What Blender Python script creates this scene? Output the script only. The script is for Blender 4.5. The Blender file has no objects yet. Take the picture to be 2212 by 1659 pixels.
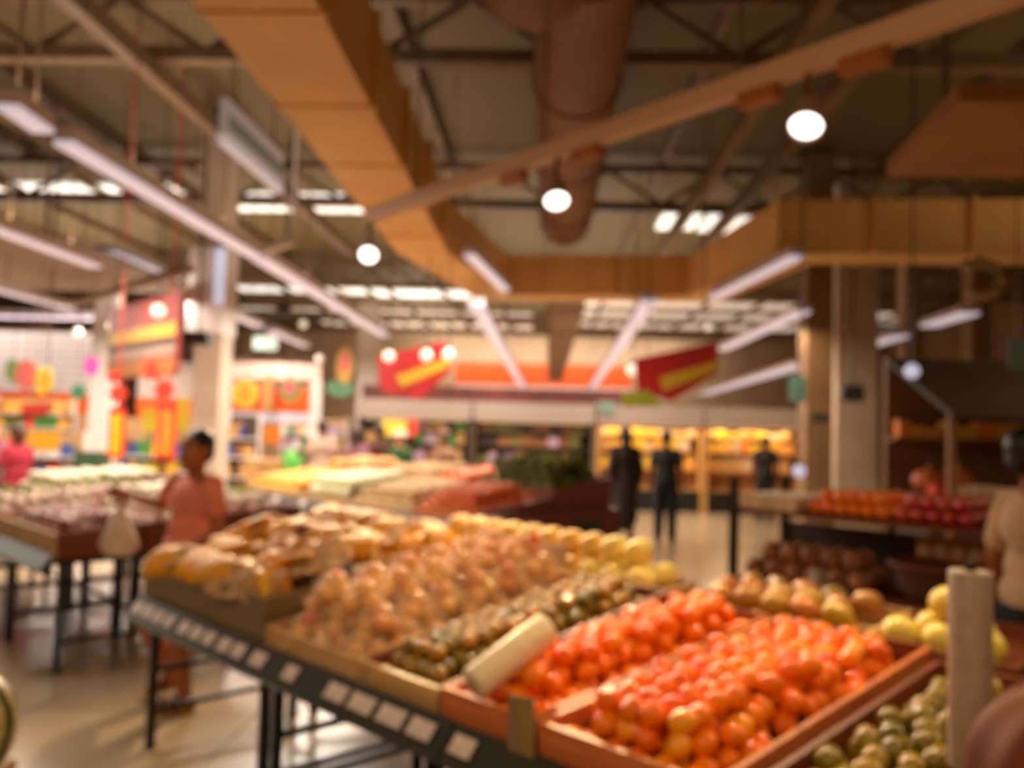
import bpy, bmesh, math, random
from mathutils import Vector, Matrix, Euler, noise
R_ = random.Random(11)
SC = bpy.context.scene
COL = SC.collection
PI = math.pi

# ------------------------------------------------------------------ camera
F, CX, CY, EYE = 1900.0, 1106.0, 829.5, 1.6
tilt, roll, yaw = math.atan(95 / F), math.radians(1.6), math.atan(79 / F)
CAMROT = (Matrix.Rotation(yaw, 3, 'Z') @ Matrix.Rotation(PI / 2 + tilt, 3, 'X') @ Matrix.Rotation(roll, 3, 'Z'))
cam_data = bpy.data.cameras.new('camera')
cam = bpy.data.objects.new('camera', cam_data); COL.objects.link(cam)
cam.matrix_world = Matrix.Translation((0, 0, EYE)) @ CAMROT.to_4x4()
cam_data.sensor_width = 36.0
cam_data.lens = F / 2212.0 * 36.0
cam_data.clip_start = 0.05; cam_data.clip_end = 200
cam_data.dof.use_dof = True                       # the photograph is thrown out of focus by the lens
cam_data.dof.focus_distance = 0.40
cam_data.dof.aperture_fstop = 6.2
SC.camera = cam

# ------------------------------------------------------------------ world, exposure
w = bpy.data.worlds.new('world'); SC.world = w; w.use_nodes = True
w.node_tree.nodes['Background'].inputs[0].default_value = (0.9, 0.75, 0.55, 1)
w.node_tree.nodes['Background'].inputs[1].default_value = 0.15
SC.view_settings.view_transform = 'Standard'
SC.view_settings.look = 'None'
SC.view_settings.exposure = -0.22
SC.view_settings.gamma = 1.0
SC.view_settings.use_curve_mapping = False
SC.cycles.use_denoising = True
SC.cycles.max_bounces = 6
SC.cycles.sample_clamp_indirect = 6.0

# large lights: fluorescent hall rows, plus strips added for ceiling, duct and back wall
WARM = (1.0, 0.70, 0.40)
NEUT = (1.0, 0.84, 0.70)
def area_light(name, loc, sx, sy, power, col, rot=(0, 0, 0)):
    l = bpy.data.lights.new(name, 'AREA'); l.shape = 'RECTANGLE'; l.size = sx; l.size_y = sy
    l.energy = power; l.color = col
    o = bpy.data.objects.new(name, l); o.location = loc; o.rotation_euler = rot; COL.objects.link(o)
    return o
LAMP = 1.6
HALL = [  # x, y0, y1, z, power, colour : one long strip each, down and up; some rows have no fixture
    (-3.58, 5.2, 19.3, 3.50, 400, NEUT), (-0.8, 10.6, 13.8, 3.72, 150, NEUT), (-5.95, 8.0, 11.2, 3.50, 170, NEUT), (-5.95, 13.5, 24, 3.50, 220, NEUT),
    (-9.0, 9.0, 24, 3.50, 420, NEUT), (-13.0, 9.0, 27, 3.50, 620, NEUT), (-6.0, 33, 44, 3.50, 400, NEUT),
    (-1.2, 14.4, 40, 3.50, 680, NEUT), (1.5, 13.6, 40, 3.50, 680, NEUT), (4.2, 13.6, 36, 3.50, 260, WARM),
    (7.2, 3.5, 9.5, 3.5, 130, WARM), (-2.6, -5.0, 1.2, 4.3, 120, WARM), (1.6, -5.0, 0.2, 4.3, 70, WARM),  # the right-hand row is out of view, added to brighten the duct
]
area_light('added_band_light', (0.5, 45.0, 5.9), 14.0, 0.15, 330, (1, .86, .74), (math.radians(55), 0, 0))  # no fixture here; added to brighten the orange band
area_light('wash_light', (-16.0, 25.9, 4.55), 6.0, 0.12, 290, (1, .9, .86), (math.radians(62), 0, 0))
for i, (x, y0, y1, z, p, c) in enumerate(HALL):
    area_light('hall_light', (x, (y0 + y1) / 2, z), 0.12, y1 - y0, p * LAMP, c)
    if x == -0.8: continue                        # a short lamp under the duct shines down only
    u0 = max(y0, 18.5) if x in (-9.0, -13.0, -1.2, 1.5, 4.2) else y0
    area_light('added_uplight', (x, (u0 + y1) / 2, z + 0.24), 0.12, y1 - u0, p * LAMP * (.62 if x < -5.99 else .30 if u0 > 17 else 1.0 if y0 < 0 else 1.1 if x > 7 else .22) * (y1 - u0) / (y1 - y0), c, (PI, 0, 0))  # upward copies of the rows, added to lift the dark ceiling

# ------------------------------------------------------------------ pixel -> point on a real plane
def ray(px, py): return CAMROT @ Vector(((px - CX) / F, -(py - CY) / F, -1))
def P(px, py, z):
    d = ray(px, py); t = (z - EYE) / d.z
    return Vector((d.x * t, d.y * t, z))
def PY(px, py, Y):
    d = ray(px, py); t = Y / d.y
    return Vector((d.x * t, Y, EYE + d.z * t))

# the produce tables stand on a grid turned against the hall
O = Vector((-1.97, 4.28, 0)); U = Vector((0.7234, -0.6905, 0)); V = Vector((0.6905, 0.7234, 0))
TH = math.atan2(U.y, U.x)
def W(s, v, z=0.0): return O + U * s + V * v + Vector((0, 0, z))

# ------------------------------------------------------------------ materials
def lin(c):
    return tuple(((x / 255) / 12.92 if x / 255 <= 0.04045 else (((x / 255) + 0.055) / 1.055) ** 2.4) for x in c) + (1.0,)
MATS = {}
def M(name, c, rough=0.5, c2=None, scale=6.0, metal=0.0, bump=0.0, rnd=None, emit=0.0, coat=0.0, trans=0.0, alpha=1.0, spec=0.5, stretch=None):
    if name in MATS: return MATS[name]
    m = bpy.data.materials.new(name); m.use_nodes = True
    nt = m.node_tree; b = nt.nodes['Principled BSDF']
    b.inputs['Base Color'].default_value = lin(c)
    b.inputs['Roughness'].default_value = rough
    b.inputs['Metallic'].default_value = metal
    b.inputs['Coat Weight'].default_value = coat
    b.inputs['Coat Roughness'].default_value = 0.12
    b.inputs['Transmission Weight'].default_value = trans
    b.inputs['Alpha'].default_value = alpha
    b.inputs['Specular IOR Level'].default_value = spec
    tc = None
    if c2 or bump:
        tc = nt.nodes.new('ShaderNodeTexCoord'); n = nt.nodes.new('ShaderNodeTexNoise')
        n.inputs['Scale'].default_value = scale; n.inputs['Detail'].default_value = 4
        if stretch:
            mp = nt.nodes.new('ShaderNodeMapping'); mp.inputs['Scale'].default_value = stretch
            nt.links.new(tc.outputs['Object'], mp.inputs[0]); nt.links.new(mp.outputs[0], n.inputs['Vector'])
        else:
            nt.links.new(tc.outputs['Object'], n.inputs['Vector'])
    col_out = None
    if rnd:                                        # natural variation from piece to piece
        oi = nt.nodes.new('ShaderNodeObjectInfo'); r = nt.nodes.new('ShaderNodeValToRGB')
        els = r.color_ramp.elements
        els[0].color = lin(rnd[0]); els[-1].color = lin(rnd[-1])
        for k in range(1, len(rnd) - 1):
            e = els.new(k / (len(rnd) - 1)); e.color = lin(rnd[k])
        nt.links.new(oi.outputs['Random'], r.inputs[0]); col_out = r.outputs[0]
    if c2:
        mx = nt.nodes.new('ShaderNodeMix'); mx.data_type = 'RGBA'
        rr = nt.nodes.new('ShaderNodeValToRGB'); rr.color_ramp.elements[0].position = 0.35; rr.color_ramp.elements[1].position = 0.65
        nt.links.new(n.outputs['Fac'], rr.inputs[0]); nt.links.new(rr.outputs[0], mx.inputs['Factor'])
        mx.inputs['A'].default_value = lin(c); mx.inputs['B'].default_value = lin(c2)
        if col_out: nt.links.new(col_out, mx.inputs['A'])
        col_out = mx.outputs['Result']
    if col_out: nt.links.new(col_out, b.inputs['Base Color'])
    if bump:
        bp = nt.nodes.new('ShaderNodeBump'); bp.inputs['Strength'].default_value = bump; bp.inputs['Distance'].default_value = 0.01
        nt.links.new(n.outputs['Fac'], bp.inputs['Height']); nt.links.new(bp.outputs[0], b.inputs['Normal'])
    if emit:
        b.inputs['Emission Color'].default_value = lin(c); b.inputs['Emission Strength'].default_value = emit
    MATS[name] = m
    return m

def wave_mat(name, c, c2, scale, axis, rough=0.6):
    m = bpy.data.materials.new(name); m.use_nodes = True; nt = m.node_tree; b = nt.nodes['Principled BSDF']
    tc = nt.nodes.new('ShaderNodeTexCoord'); wv = nt.nodes.new('ShaderNodeTexWave')
    wv.bands_direction = axis; wv.inputs['Scale'].default_value = scale
    rp = nt.nodes.new('ShaderNodeValToRGB'); rp.color_ramp.elements[0].color = lin(c2); rp.color_ramp.elements[1].color = lin(c)
    rp.color_ramp.elements[1].position = 0.4
    nt.links.new(tc.outputs['Object'], wv.inputs['Vector']); nt.links.new(wv.outputs['Fac'], rp.inputs[0])
    nt.links.new(rp.outputs[0], b.inputs['Base Color'])
    bp = nt.nodes.new('ShaderNodeBump'); bp.inputs['Strength'].default_value = 0.6; bp.inputs['Distance'].default_value = 0.03
    nt.links.new(wv.outputs['Fac'], bp.inputs['Height']); nt.links.new(bp.outputs[0], b.inputs['Normal'])
    b.inputs['Roughness'].default_value = rough
    return m

def floor_mat():
    m = bpy.data.materials.new('terrazzo_tiles'); m.use_nodes = True; nt = m.node_tree; b = nt.nodes['Principled BSDF']
    tc = nt.nodes.new('ShaderNodeTexCoord')
    n = nt.nodes.new('ShaderNodeTexNoise'); n.inputs['Scale'].default_value = 90; n.inputs['Detail'].default_value = 3
    n2 = nt.nodes.new('ShaderNodeTexNoise'); n2.inputs['Scale'].default_value = 0.9; n2.inputs['Detail'].default_value = 4
    bk = nt.nodes.new('ShaderNodeTexBrick'); bk.offset = 0.0
    bk.inputs['Scale'].default_value = 1.0; bk.inputs['Mortar Size'].default_value = 0.004
    bk.inputs['Brick Width'].default_value = 1.2; bk.inputs['Row Height'].default_value = 1.2
    bk.inputs['Color1'].default_value = lin((186, 164, 132)); bk.inputs['Color2'].default_value = lin((168, 146, 116)); bk.inputs['Mortar'].default_value = lin((74, 60, 44))
    mp = nt.nodes.new('ShaderNodeMapping'); mp.inputs['Location'].default_value = (0.35, 0.03, 0)
    nt.links.new(tc.outputs['Object'], mp.inputs[0]); nt.links.new(mp.outputs[0], bk.inputs['Vector'])
    for q in (n, n2): nt.links.new(tc.outputs['Object'], q.inputs['Vector'])
    r1 = nt.nodes.new('ShaderNodeValToRGB'); r1.color_ramp.elements[0].color = (0.62, 0.6, 0.58, 1); r1.color_ramp.elements[1].color = (1, 1, 1, 1)
    r1.color_ramp.elements[0].position = 0.38; r1.color_ramp.elements[1].position = 0.55
    nt.links.new(n.outputs['Fac'], r1.inputs[0])
    r2 = nt.nodes.new('ShaderNodeValToRGB'); r2.color_ramp.elements[0].color = (0.78, 0.76, 0.73, 1); r2.color_ramp.elements[1].color = (1, 1, 1, 1)
    nt.links.new(n2.outputs['Fac'], r2.inputs[0])
    prev = bk.outputs['Color']
    for r in (r1, r2):
        mx = nt.nodes.new('ShaderNodeMix'); mx.data_type = 'RGBA'; mx.blend_type = 'MULTIPLY'; mx.inputs['Factor'].default_value = 1
        nt.links.new(prev, mx.inputs['A']); nt.links.new(r.outputs[0], mx.inputs['B']); prev = mx.outputs['Result']
    nt.links.new(prev, b.inputs['Base Color'])
    b.inputs['Roughness'].default_value = 0.22
    return m

# ------------------------------------------------------------------ mesh helpers
def nb(): return bmesh.new()
def box(bm, x0, x1, y0, y1, z0, z1, mtx=None, bev=0.0):
    r = bmesh.ops.create_cube(bm, size=1.0)
    vs = r['verts']
    for v in vs:
        v.co = Vector((x0 + (v.co.x + .5) * (x1 - x0), y0 + (v.co.y + .5) * (y1 - y0), z0 + (v.co.z + .5) * (z1 - z0)))
    if bev:
        es = list({e for v in vs for e in v.link_edges})
        rb = bmesh.ops.bevel(bm, geom=es, offset=bev, segments=2, profile=0.5, affect='EDGES')
        vs = rb['verts'] + [v for v in vs if v.is_valid]
        vs = list({v for v in vs if v.is_valid})
    if mtx is not None:
        bmesh.ops.transform(bm, matrix=mtx, verts=vs)
    return bm
def frame_from(p0, p1, up=Vector((0, 0, 1))):
    d = (p1 - p0).normalized()
    if abs(d.dot(up)) > 0.97: up = Vector((0, 1, 0))
    x = up.cross(d).normalized(); y = d.cross(x)
    return x, y, d
def bar(bm, p0, p1, wx, wy, up=Vector((0, 0, 1))):
    x, y, d = frame_from(p0, p1, up)
    vs = []
    for p in (p0, p1):
        for a, b in ((-1, -1), (1, -1), (1, 1), (-1, 1)):
            vs.append(bm.verts.new(p + x * (a * wx / 2) + y * (b * wy / 2)))
    for f in ((0, 1, 2, 3), (7, 6, 5, 4), (0, 4, 5, 1), (1, 5, 6, 2), (2, 6, 7, 3), (3, 7, 4, 0)):
        bm.faces.new([vs[i] for i in f])
    return bm
def tube(bm, pts, radii, n=12, cap=True):
    rings = []
    for i, p in enumerate(pts):
        a = pts[max(0, i - 1)]; b = pts[min(len(pts) - 1, i + 1)]
        x, y, d = frame_from(a, b)
        r = radii[i] if isinstance(radii, (list, tuple)) else radii
        rings.append([bm.verts.new(p + (x * math.cos(2 * PI * k / n) + y * math.sin(2 * PI * k / n)) * r) for k in range(n)])
    for a, b in zip(rings, rings[1:]):
        for k in range(n): bm.faces.new((a[k], a[(k + 1) % n], b[(k + 1) % n], b[k]))
    if cap:
        bm.faces.new(list(reversed(rings[0]))); bm.faces.new(rings[-1])
    return bm
def lathe(bm, prof, n=20, mtx=None):
    rings = []
    for (r, z) in prof:
        if r < 1e-5: rings.append([bm.verts.new((0, 0, z))])
        else: rings.append([bm.verts.new((r * math.cos(2 * PI * k / n), r * math.sin(2 * PI * k / n), z)) for k in range(n)])
    for a, b in zip(rings, rings[1:]):
        for k in range(n):
            k2 = (k + 1) % n
            if len(a) == 1 and len(b) == 1: continue
            if len(a) == 1: bm.faces.new((a[0], b[k2], b[k]))
            elif len(b) == 1: bm.faces.new((a[k], a[k2], b[0]))
            else: bm.faces.new((a[k], a[k2], b[k2], b[k]))
    if mtx is not None: bmesh.ops.transform(bm, matrix=mtx, verts=[v for r in rings for v in r])
    return bm
def prism(bm, poly, h0, h1, axis='x'):
    """poly in the plane across `axis`, extruded from h0 to h1 along it"""
    def mk(h, a, b): return {'x': (h, a, b), 'y': (a, h, b), 'z': (a, b, h)}[axis]
    A = [bm.verts.new(mk(h0, *p)) for p in poly]; B = [bm.verts.new(mk(h1, *p)) for p in poly]
    bm.faces.new(A); bm.faces.new(list(reversed(B)))
    for i in range(len(poly)):
        j = (i + 1) % len(poly); bm.faces.new((A[j], A[i], B[i], B[j]))
    return bm
def me(name, bm, smooth=False):
    bmesh.ops.recalc_face_normals(bm, faces=bm.faces)
    m = bpy.data.meshes.new(name); bm.to_mesh(m); bm.free()
    if smooth:
        m.polygons.foreach_set('use_smooth', [True] * len(m.polygons))
    return m
def put(name, mesh, mat=None, parent=None, loc=None, rot=None, scale=None):
    if mat is not None and len(mesh.materials) == 0: mesh.materials.append(mat)
    o = bpy.data.objects.new(name, mesh); COL.objects.link(o)
    if parent is not None: o.parent = parent
    if loc is not None: o.location = loc
    if rot is not None: o.rotation_euler = rot
    if scale is not None: o.scale = scale
    return o
def obj(name, bm, mat, parent=None, smooth=False, **k): return put(name, me(name, bm, smooth), mat, parent, **k)
def tag(o, label, cat, group=None):
    o['label'] = label; o['category'] = cat
    if group: o['group'] = group
    return o
def thing(name, label, cat, loc=(0, 0, 0), rotz=0.0, group=None):
    o = bpy.data.objects.new(name, None); COL.objects.link(o)
    o.location = loc; o.rotation_euler = (0, 0, rotz); o.empty_display_size = 0.1
    return tag(o, label, cat, group)
def struct(name, bm, mat, smooth=False):
    o = obj(name, bm, mat, None, smooth); o['kind'] = 'structure'; return o
def dup(root, loc, rot=None, label=None, group=None, scale=None):
    r = root.copy(); COL.objects.link(r); r.location = loc
    if rot is not None: r.rotation_euler = rot
    if scale is not None: r.scale = scale
    if label: r['label'] = label
    if group: r['group'] = group
    for ch in list(root.children):
        c = ch.copy(); COL.objects.link(c); c.parent = r
        for g in list(ch.children):
            d = g.copy(); COL.objects.link(d); d.parent = c
    return r

# ------------------------------------------------------------------ palette
m_roof = wave_mat('roof_sheet', (112, 94, 56), (66, 54, 30), 2.2, 'Y', 0.7)
m_steel = M('brown_painted_steel', (120, 92, 62), 0.6, (96, 74, 50), 3)
m_duct = M('tan_duct_cladding', (236, 190, 120), 0.55, (222, 174, 106), 1.2)
m_rduct = M('brown_round_duct', (128, 84, 48), 0.6, (112, 72, 42), 1.5)
m_white = M('white_enamel', (226, 220, 216), 0.45)
m_trunk = M('white_lamp_housing', (222, 214, 220), 0.5)
m_tube = M('fluorescent_diffuser', (232, 222, 236), 0.5, emit=0.62)
m_sky = M('skylight_panel', (255, 250, 242), 0.5, emit=1.3)
m_sky2 = M('far_skylight_panel', (246, 226, 206), 0.5, emit=0.62)
m_col = M('cream_column_paint', (206, 188, 168), 0.55, (190, 170, 150), 2)
m_colw = M('white_column_paint', (228, 218, 214), 0.5)
m_colb = M('brown_column_paint', (150, 118, 84), 0.55, (136, 104, 72), 2)
m_black = M('black_powder_coat', (22, 22, 20), 0.4)
m_blackp = M('black_plastic', (20, 20, 20), 0.45)
m_rail = M('dark_ticket_rail', (58, 56, 48), 0.3, metal=0.2)
m_railg = M('grey_green_ticket_rail', (62, 74, 66), 0.4)
m_tag = M('price_card', (226, 210, 204), 0.35, (200, 184, 180), 30)
m_wood_d = M('dark_red_brown_wood', (126, 60, 30), 0.45, (98, 44, 22), 4, stretch=(1, 12, 12), bump=0.1)
m_wood_o = M('orange_brown_wood', (206, 120, 62), 0.4, (176, 94, 46), 4, stretch=(1, 12, 12), bump=0.1)
m_frost = M('frosted_tan_plastic', (226, 186, 132), .35, alpha=.42)
m_olive = M('olive_brown_board', (132, 112, 78), 0.5, (116, 98, 68), 3)
m_card = M('corrugated_cardboard', (196, 158, 108), 0.75, (176, 138, 92), 8, bump=0.1)
m_paper = M('tan_wrapping_paper', (240, 206, 160), 0.7, (222, 182, 132), 9, bump=0.25)
m_plastic = M('clear_bag_film', (250, 226, 190), 0.12, trans=0.0, alpha=0.22)
m_bag = M('white_carrier_bag', (226, 206, 192), 0.35, (206, 184, 168), 12, bump=0.4)
m_roll = M('bag_roll_film', (240, 222, 190), 0.35, (228, 208, 176), 40)
m_rollw = M('greyish_bag_roll_film', (176, 154, 140), 0.4, (164, 142, 128), 40)

# ------------------------------------------------------------------ THE SETTING
bm = nb(); box(bm, -26, 16, -7, 47, -0.1, 0.0); fl = struct('floor', bm, floor_mat())
CZ = 6.7
bm = nb(); box(bm, -26, 16, -7, 47, CZ, CZ + 0.1); struct('ceiling', bm, m_roof)
m_wall = M('warm_wall_paint', (206, 176, 142), 0.7, (196, 164, 130), 1.0)
bm = nb(); box(bm, -26, 16, 47, 47.2, 0, CZ); struct('wall_back', bm, m_wall)
bm = nb(); box(bm, -26.2, -26, -7, 47, 0, CZ); struct('wall_left', bm, m_wall)
m_wallr = M('brown_wall_paint', (132, 98, 62), 0.7, (120, 88, 56), 1.0)
bm = nb(); box(bm, 16, 16.2, -7, 47, 0, CZ); struct('wall_right', bm, m_wallr)
bm = nb(); box(bm, -26, 16, -7.2, -7, 0, CZ); struct('wall_front', bm, m_wallr)
# coloured bands along the back wall
m_or = M('orange_wall_band', (240, 104, 32), 0.6, (232, 96, 28), 2)
m_pk = M('pale_pink_wall_band', (250, 212, 200), 0.6)
a, b = PY(985, 782, 46.9), PY(1365, 838, 46.9)
bm = nb(); box(bm, a.x, b.x, 46.9, 47, b.z, a.z); struct('trim_1', bm, m_or)
bm = nb(); box(bm, a.x, b.x, 46.85, 47, b.z - 0.75, b.z); struct('trim_2', bm, m_pk)

# roof steel: cross beams, long purlins, web members
k = 0
for Y in (3.2, 9.7, 16.2, 26.0, 38.5):
    for z, hh in ((5.75, 0.16), (6.45, 0.14)):
        bm = nb(); box(bm, -26, 16, Y - 0.09, Y + 0.09, z - hh / 2, z + hh / 2); struct('roof_truss_chord', bm, m_steel)
    for x in range(-24, 15, 2):
        bm = nb(); bar(bm, Vector((x, Y, 5.8)), Vector((x + 1, Y, 6.42)), 0.07, 0.07); struct('roof_truss_web', bm, m_steel)
        bm = nb(); bar(bm, Vector((x + 1, Y, 6.42)), Vector((x + 2, Y, 5.8)), 0.07, 0.07); struct('roof_truss_web', bm, m_steel)
for x in [-24 + 2.0 * i for i in range(20)]:
    bm = nb(); box(bm, x - 0.06, x + 0.06, -7, 47, 6.52, 6.7); struct('roof_purlin', bm, m_steel)
for x in (2.4, 3.2, -4.6, -7.2):
    bm = nb(); box(bm, x - 0.08, x + 0.08, 3, 20, 5.45, 5.66); struct('roof_long_beam', bm, m_steel)
# skylight strips across the roof
def skylight(pa, pb, n_):
    pa = P(*pa, 6.64); pb = P(*pb, 6.64)
    y = (pa.y + pb.y) / 2
    x0, x1 = pa.x, pb.x
    bm = nb(); box(bm, x0, x1, y - 0.75, y + 0.75, 6.62, 6.69)
    o = obj('window_%d' % n_, bm, m_sky if y < 34 else m_sky2); o['kind'] = 'structure'
sk = 1
for pa, pb in (((-60, 412), (418, 426)), ((482, 434), (792, 444)), ((1425, 478), (1505, 481)), ((1518, 483), (1560, 485)), ((1575, 487), (1655, 490)),
               ((490, 620), (790, 630)), ((808, 632), (1112, 640)), ((1255, 652), (1735, 668)), ((1760, 680), (1950, 686)), ((500, 668), (1150, 684)), ((700, 698), (1150, 708)),
               ((1250, 676), (1735, 692)), ((1250, 700), (1735, 714)), ((1760, 700), (1950, 706))):
    skylight(pa, pb, sk); sk += 1

# columns
def column(x0, x1, y, dpt, z0, z1, mat, label):
    t = thing('column', label, 'column', ((x0 + x1) / 2, y, 0))
    hw = (x1 - x0) / 2
    bm = nb(); box(bm, -hw, hw, -dpt / 2, dpt / 2, z0, z1, bev=0.02); obj('shaft', bm, mat, t)
    bm = nb(); box(bm, -hw - .03, hw + .03, -dpt / 2 - .03, dpt / 2 + .03, 0, 0.18, bev=0.01); obj('plinth', bm, mat, t)
    return t
def colpx(xa, xb, py, Y, mat, label, z1=6.6):
    a, b = PY(xa, py, Y), PY(xb, py, Y)
    return column(a.x, b.x, Y + 0.25, 0.5, 0.0, z1, mat, label)
colpx(414, 474, 850, 14.0, m_col, 'square cream column behind the woman in the pink shirt, tallest at left')
# pale sleeve round the upper part of that column
a, b = PY(404, 720, 13.98), PY(490, 535, 13.98)
bm = nb(); box(bm, a.x, b.x, 13.90, 14.56, a.z, b.z, bev=.015)
tag(obj('column_sleeve', bm, m_colw), 'pale white sleeve panel around the upper part of the tall left column', 'panel')
a, b = PY(462, 655, 13.88), PY(489, 538, 13.88)
bm = nb(); box(bm, a.x, b.x, 13.82, 13.90, a.z, b.z, bev=.012)
tag(obj('column_light', bm, M('bluish_lamp_panel', (206, 214, 240), .4, emit=.75)), 'tall bluish white light panel on the sleeve of the left column', 'lamp')
colpx(192, 236, 850, 20.0, m_colw, 'slim white column left of the hanging red and yellow sign', 5.6)
colpx(772, 812, 770, 26.0, m_colw, 'white column left of the first red slanted sign', 5.2)
colpx(1741, 1800, 850, 15.5, m_colb, 'brown square column right of the lit yellow shelves')
colpx(1806, 1896, 900, 17.0, m_col, 'broad pale pinkish column just right of the brown column')
colpx(1956, 1998, 720, 19.5, m_colb, 'thin brown column above the dark awning at right')
colpx(2100, 2142, 720, 18.5, m_colb, 'thin brown column nearest the right edge, above the awning')

# ------------------------------------------------------------------ air ducts
def duct_path(t, name, pts, wd, ht, mat):
    bm = nb(); prev = None
    for i, p in enumerate(pts):
        a = pts[max(0, i - 1)]; b = pts[min(len(pts) - 1, i + 1)]
        d1 = (p - a).normalized() if i else (b - p).normalized()
        d2 = (b - p).normalized() if i < len(pts) - 1 else d1
        d = (d1 + d2).normalized(); n = Vector((-d.y, d.x, 0)) / max(0.5, d.dot(d1))
        ring = [bm.verts.new(p + n * (s * wd / 2) + Vector((0, 0, h * ht))) for s, h in ((-1, 0), (1, 0), (1, 1), (-1, 1))]
        if prev:
            for k in range(4): bm.faces.new((prev[k], prev[(k + 1) % 4], ring[(k + 1) % 4], ring[k]))
        else: bm.faces.new(ring)
        prev = ring
    bm.faces.new(list(reversed(prev)))
    return obj(name, bm, mat, t)
t = thing('air_duct', 'big tan rectangular air duct running overhead, across the hall and away to the right', 'duct')
DP = [Vector((-1.72, 2.0, 4.0)), Vector((-1.80, 12.1, 4.0)), Vector((-1.05, 16.2, 4.0)), Vector((2.75, 15.8, 4.0)), Vector((3.3, 12.0, 4.0)), Vector((9.0, 11.5, 4.0))]
duct_path(t, 'trunk', DP, 0.72, 0.72, m_duct)
for p, ax in [((-1.735, y), 'y') for y in (3.5, 5.0, 6.5, 8.0, 9.5, 11.0)] + [((x, 16.0 - (x - .85) * .105), 'x') for x in (-0.2, 1.1, 2.2)] + [((x, 11.9 - (x - 4.0) * .09), 'x') for x in (4.2, 5.4, 6.6)]:
    bm = nb()
    if ax == 'y': box(bm, p[0] - .385, p[0] + .385, p[1] - .02, p[1] + .02, 3.985, 4.74)
    else: box(bm, p[0] - .02, p[0] + .02, p[1] - .42, p[1] + .42, 3.985, 4.74)
    obj('flange', bm, m_duct, t)
t = thing('round_duct', 'dark brown round ventilation duct running away above the cross duct', 'duct')
bm = nb(); tube(bm, [Vector((0.22, y, 5.28)) for y in (2.0, 6, 10, 15.4)], 0.45, 28); obj('pipe', bm, m_rduct, t, True)
for y in (4, 6.5, 9, 11.5, 14):
    bm = nb(); tube(bm, [Vector((0.22, y - .03, 5.28)), Vector((0.22, y + .03, 5.28))], 0.475, 28); obj('seam_band', bm, m_rduct, t)
bm = nb(); lathe(bm, [(0, -.02), (.30, 0), (.42, .10), (.46, .30), (.46, 1.3)], 26, Matrix.Translation((-0.20, 6.55, 5.0)) @ Matrix.Rotation(PI / 2, 4, 'X'))
tag(obj('round_plenum', bm, m_rduct, None, True), 'rounded brown duct end hanging at the top edge beside the long round duct', 'duct')
t = thing('duct_branch', 'narrow brown duct running straight away under the roof behind the cross duct', 'duct')
bm = nb(); box(bm, -0.02, 0.66, 16.6, 44, 4.0, 4.5); obj('trunk', bm, m_rduct, t)
for y in (18, 22, 26, 30, 35): 
    bm = nb(); box(bm, -0.05, 0.69, y - .03, y + .03, 3.97, 4.53); obj('flange', bm, m_rduct, t)
t = thing('duct_plenum', 'brown box duct with a slanting near edge hanging at the upper right', 'duct', (4.3, 7.25, 4.0))
bm = nb(); prism(bm, [(-1.25, 0.85), (-1.45, -1.0), (3.0, -1.0), (3.0, 0.85)], 0, 0.13, 'z'); obj('casing', bm, M('brown_duct_cladding', (176, 124, 70), .55, (160, 110, 62), 1.3), t)
for x in (-1.1, 1.0):
    bm = nb(); box(bm, x - .02, x + .02, -.02, .02, .13, 2.55); obj('hanger', bm, m_steel, t)
# thick flexible hose by the right columns
pts = [PY(x, y, 11.0) for x, y in ((2080, 575), (2120, 566), (2155, 580), (2168, 606), (2150, 632), (2115, 640), (2092, 632))]
bm = nb(); tube(bm, pts, 0.07, 12)
tag(obj('flexible_hose', bm, M('pale_hose', (176, 150, 116), .6), None, True), 'pale curled flexible hose under the cross duct at right', 'hose')

# ------------------------------------------------------------------ lamps
def linear_lamp(p0, p1, label, wd=0.13, ht=0.10, group=None, dz=3.05):
    mid = (p0 + p1) / 2
    t = thing('linear_lamp', label, 'lamp', mid, 0, group)
    a, b = p0 - mid, p1 - mid
    up = Vector((0, 0, 1))
    bm = nb(); bar(bm, a + up * (ht * .3), b + up * (ht * .3), wd, ht); obj('housing', bm, m_trunk, t)
    bm = nb(); bar(bm, a - up * (ht * .35), b - up * (ht * .35), wd * .96, ht * .4); obj('diffuser', bm, m_tube, t)
    L = (b - a).length; n = max(2, int(L / 4))
    for i in range(n):
        q = a.lerp(b, (i + .5) / n)
        bm = nb(); bar(bm, q + up * ht * .7, q + up * dz, 0.012, 0.012); obj('suspension_rod', bm, m_steel, t)
    return t
Lp = lambda x0, y0, x1, y1, z=3.6: (P(x0, y0, z), P(x1, y1, z))
linear_lamp(*Lp(18, 218, 95, 272), 'short white linear lamp at the near end of the long left row, before a gap', 0.15)
linear_lamp(*Lp(138, 297, 552, 548), 'long white linear lamp crossing in front of the tall left column', 0.16)
linear_lamp(*Lp(560, 553, 832, 722), 'white linear lamp continuing the long left row behind its bracket', 0.2)
linear_lamp(*Lp(-60, 470, 208, 570), 'white linear lamp at the left edge, second row from the left', 0.17)
linear_lamp(*Lp(486, 668, 560, 702), 'short white linear lamp just right of the tall left column', 0.22)
linear_lamp(*Lp(585, 712, 660, 745), 'dim linear lamp behind the small pale green sign', 0.22)
linear_lamp(*Lp(-40, 612, 152, 664), 'white linear lamp low at the left edge under the grey roof panel', 0.18)
linear_lamp(*Lp(1028, 652, 1130, 835), 'white linear lamp left of the narrow straight duct', 0.26)
linear_lamp(*Lp(1405, 645, 1270, 850), 'white linear lamp right of the narrow straight duct', 0.26)
linear_lamp(*Lp(1735, 668, 1560, 752), 'white linear lamp above the second red slanted sign', 0.26)
linear_lamp(*Lp(1950, 722, 1800, 768), 'white linear lamp between the two brown columns at right', 0.26)
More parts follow.
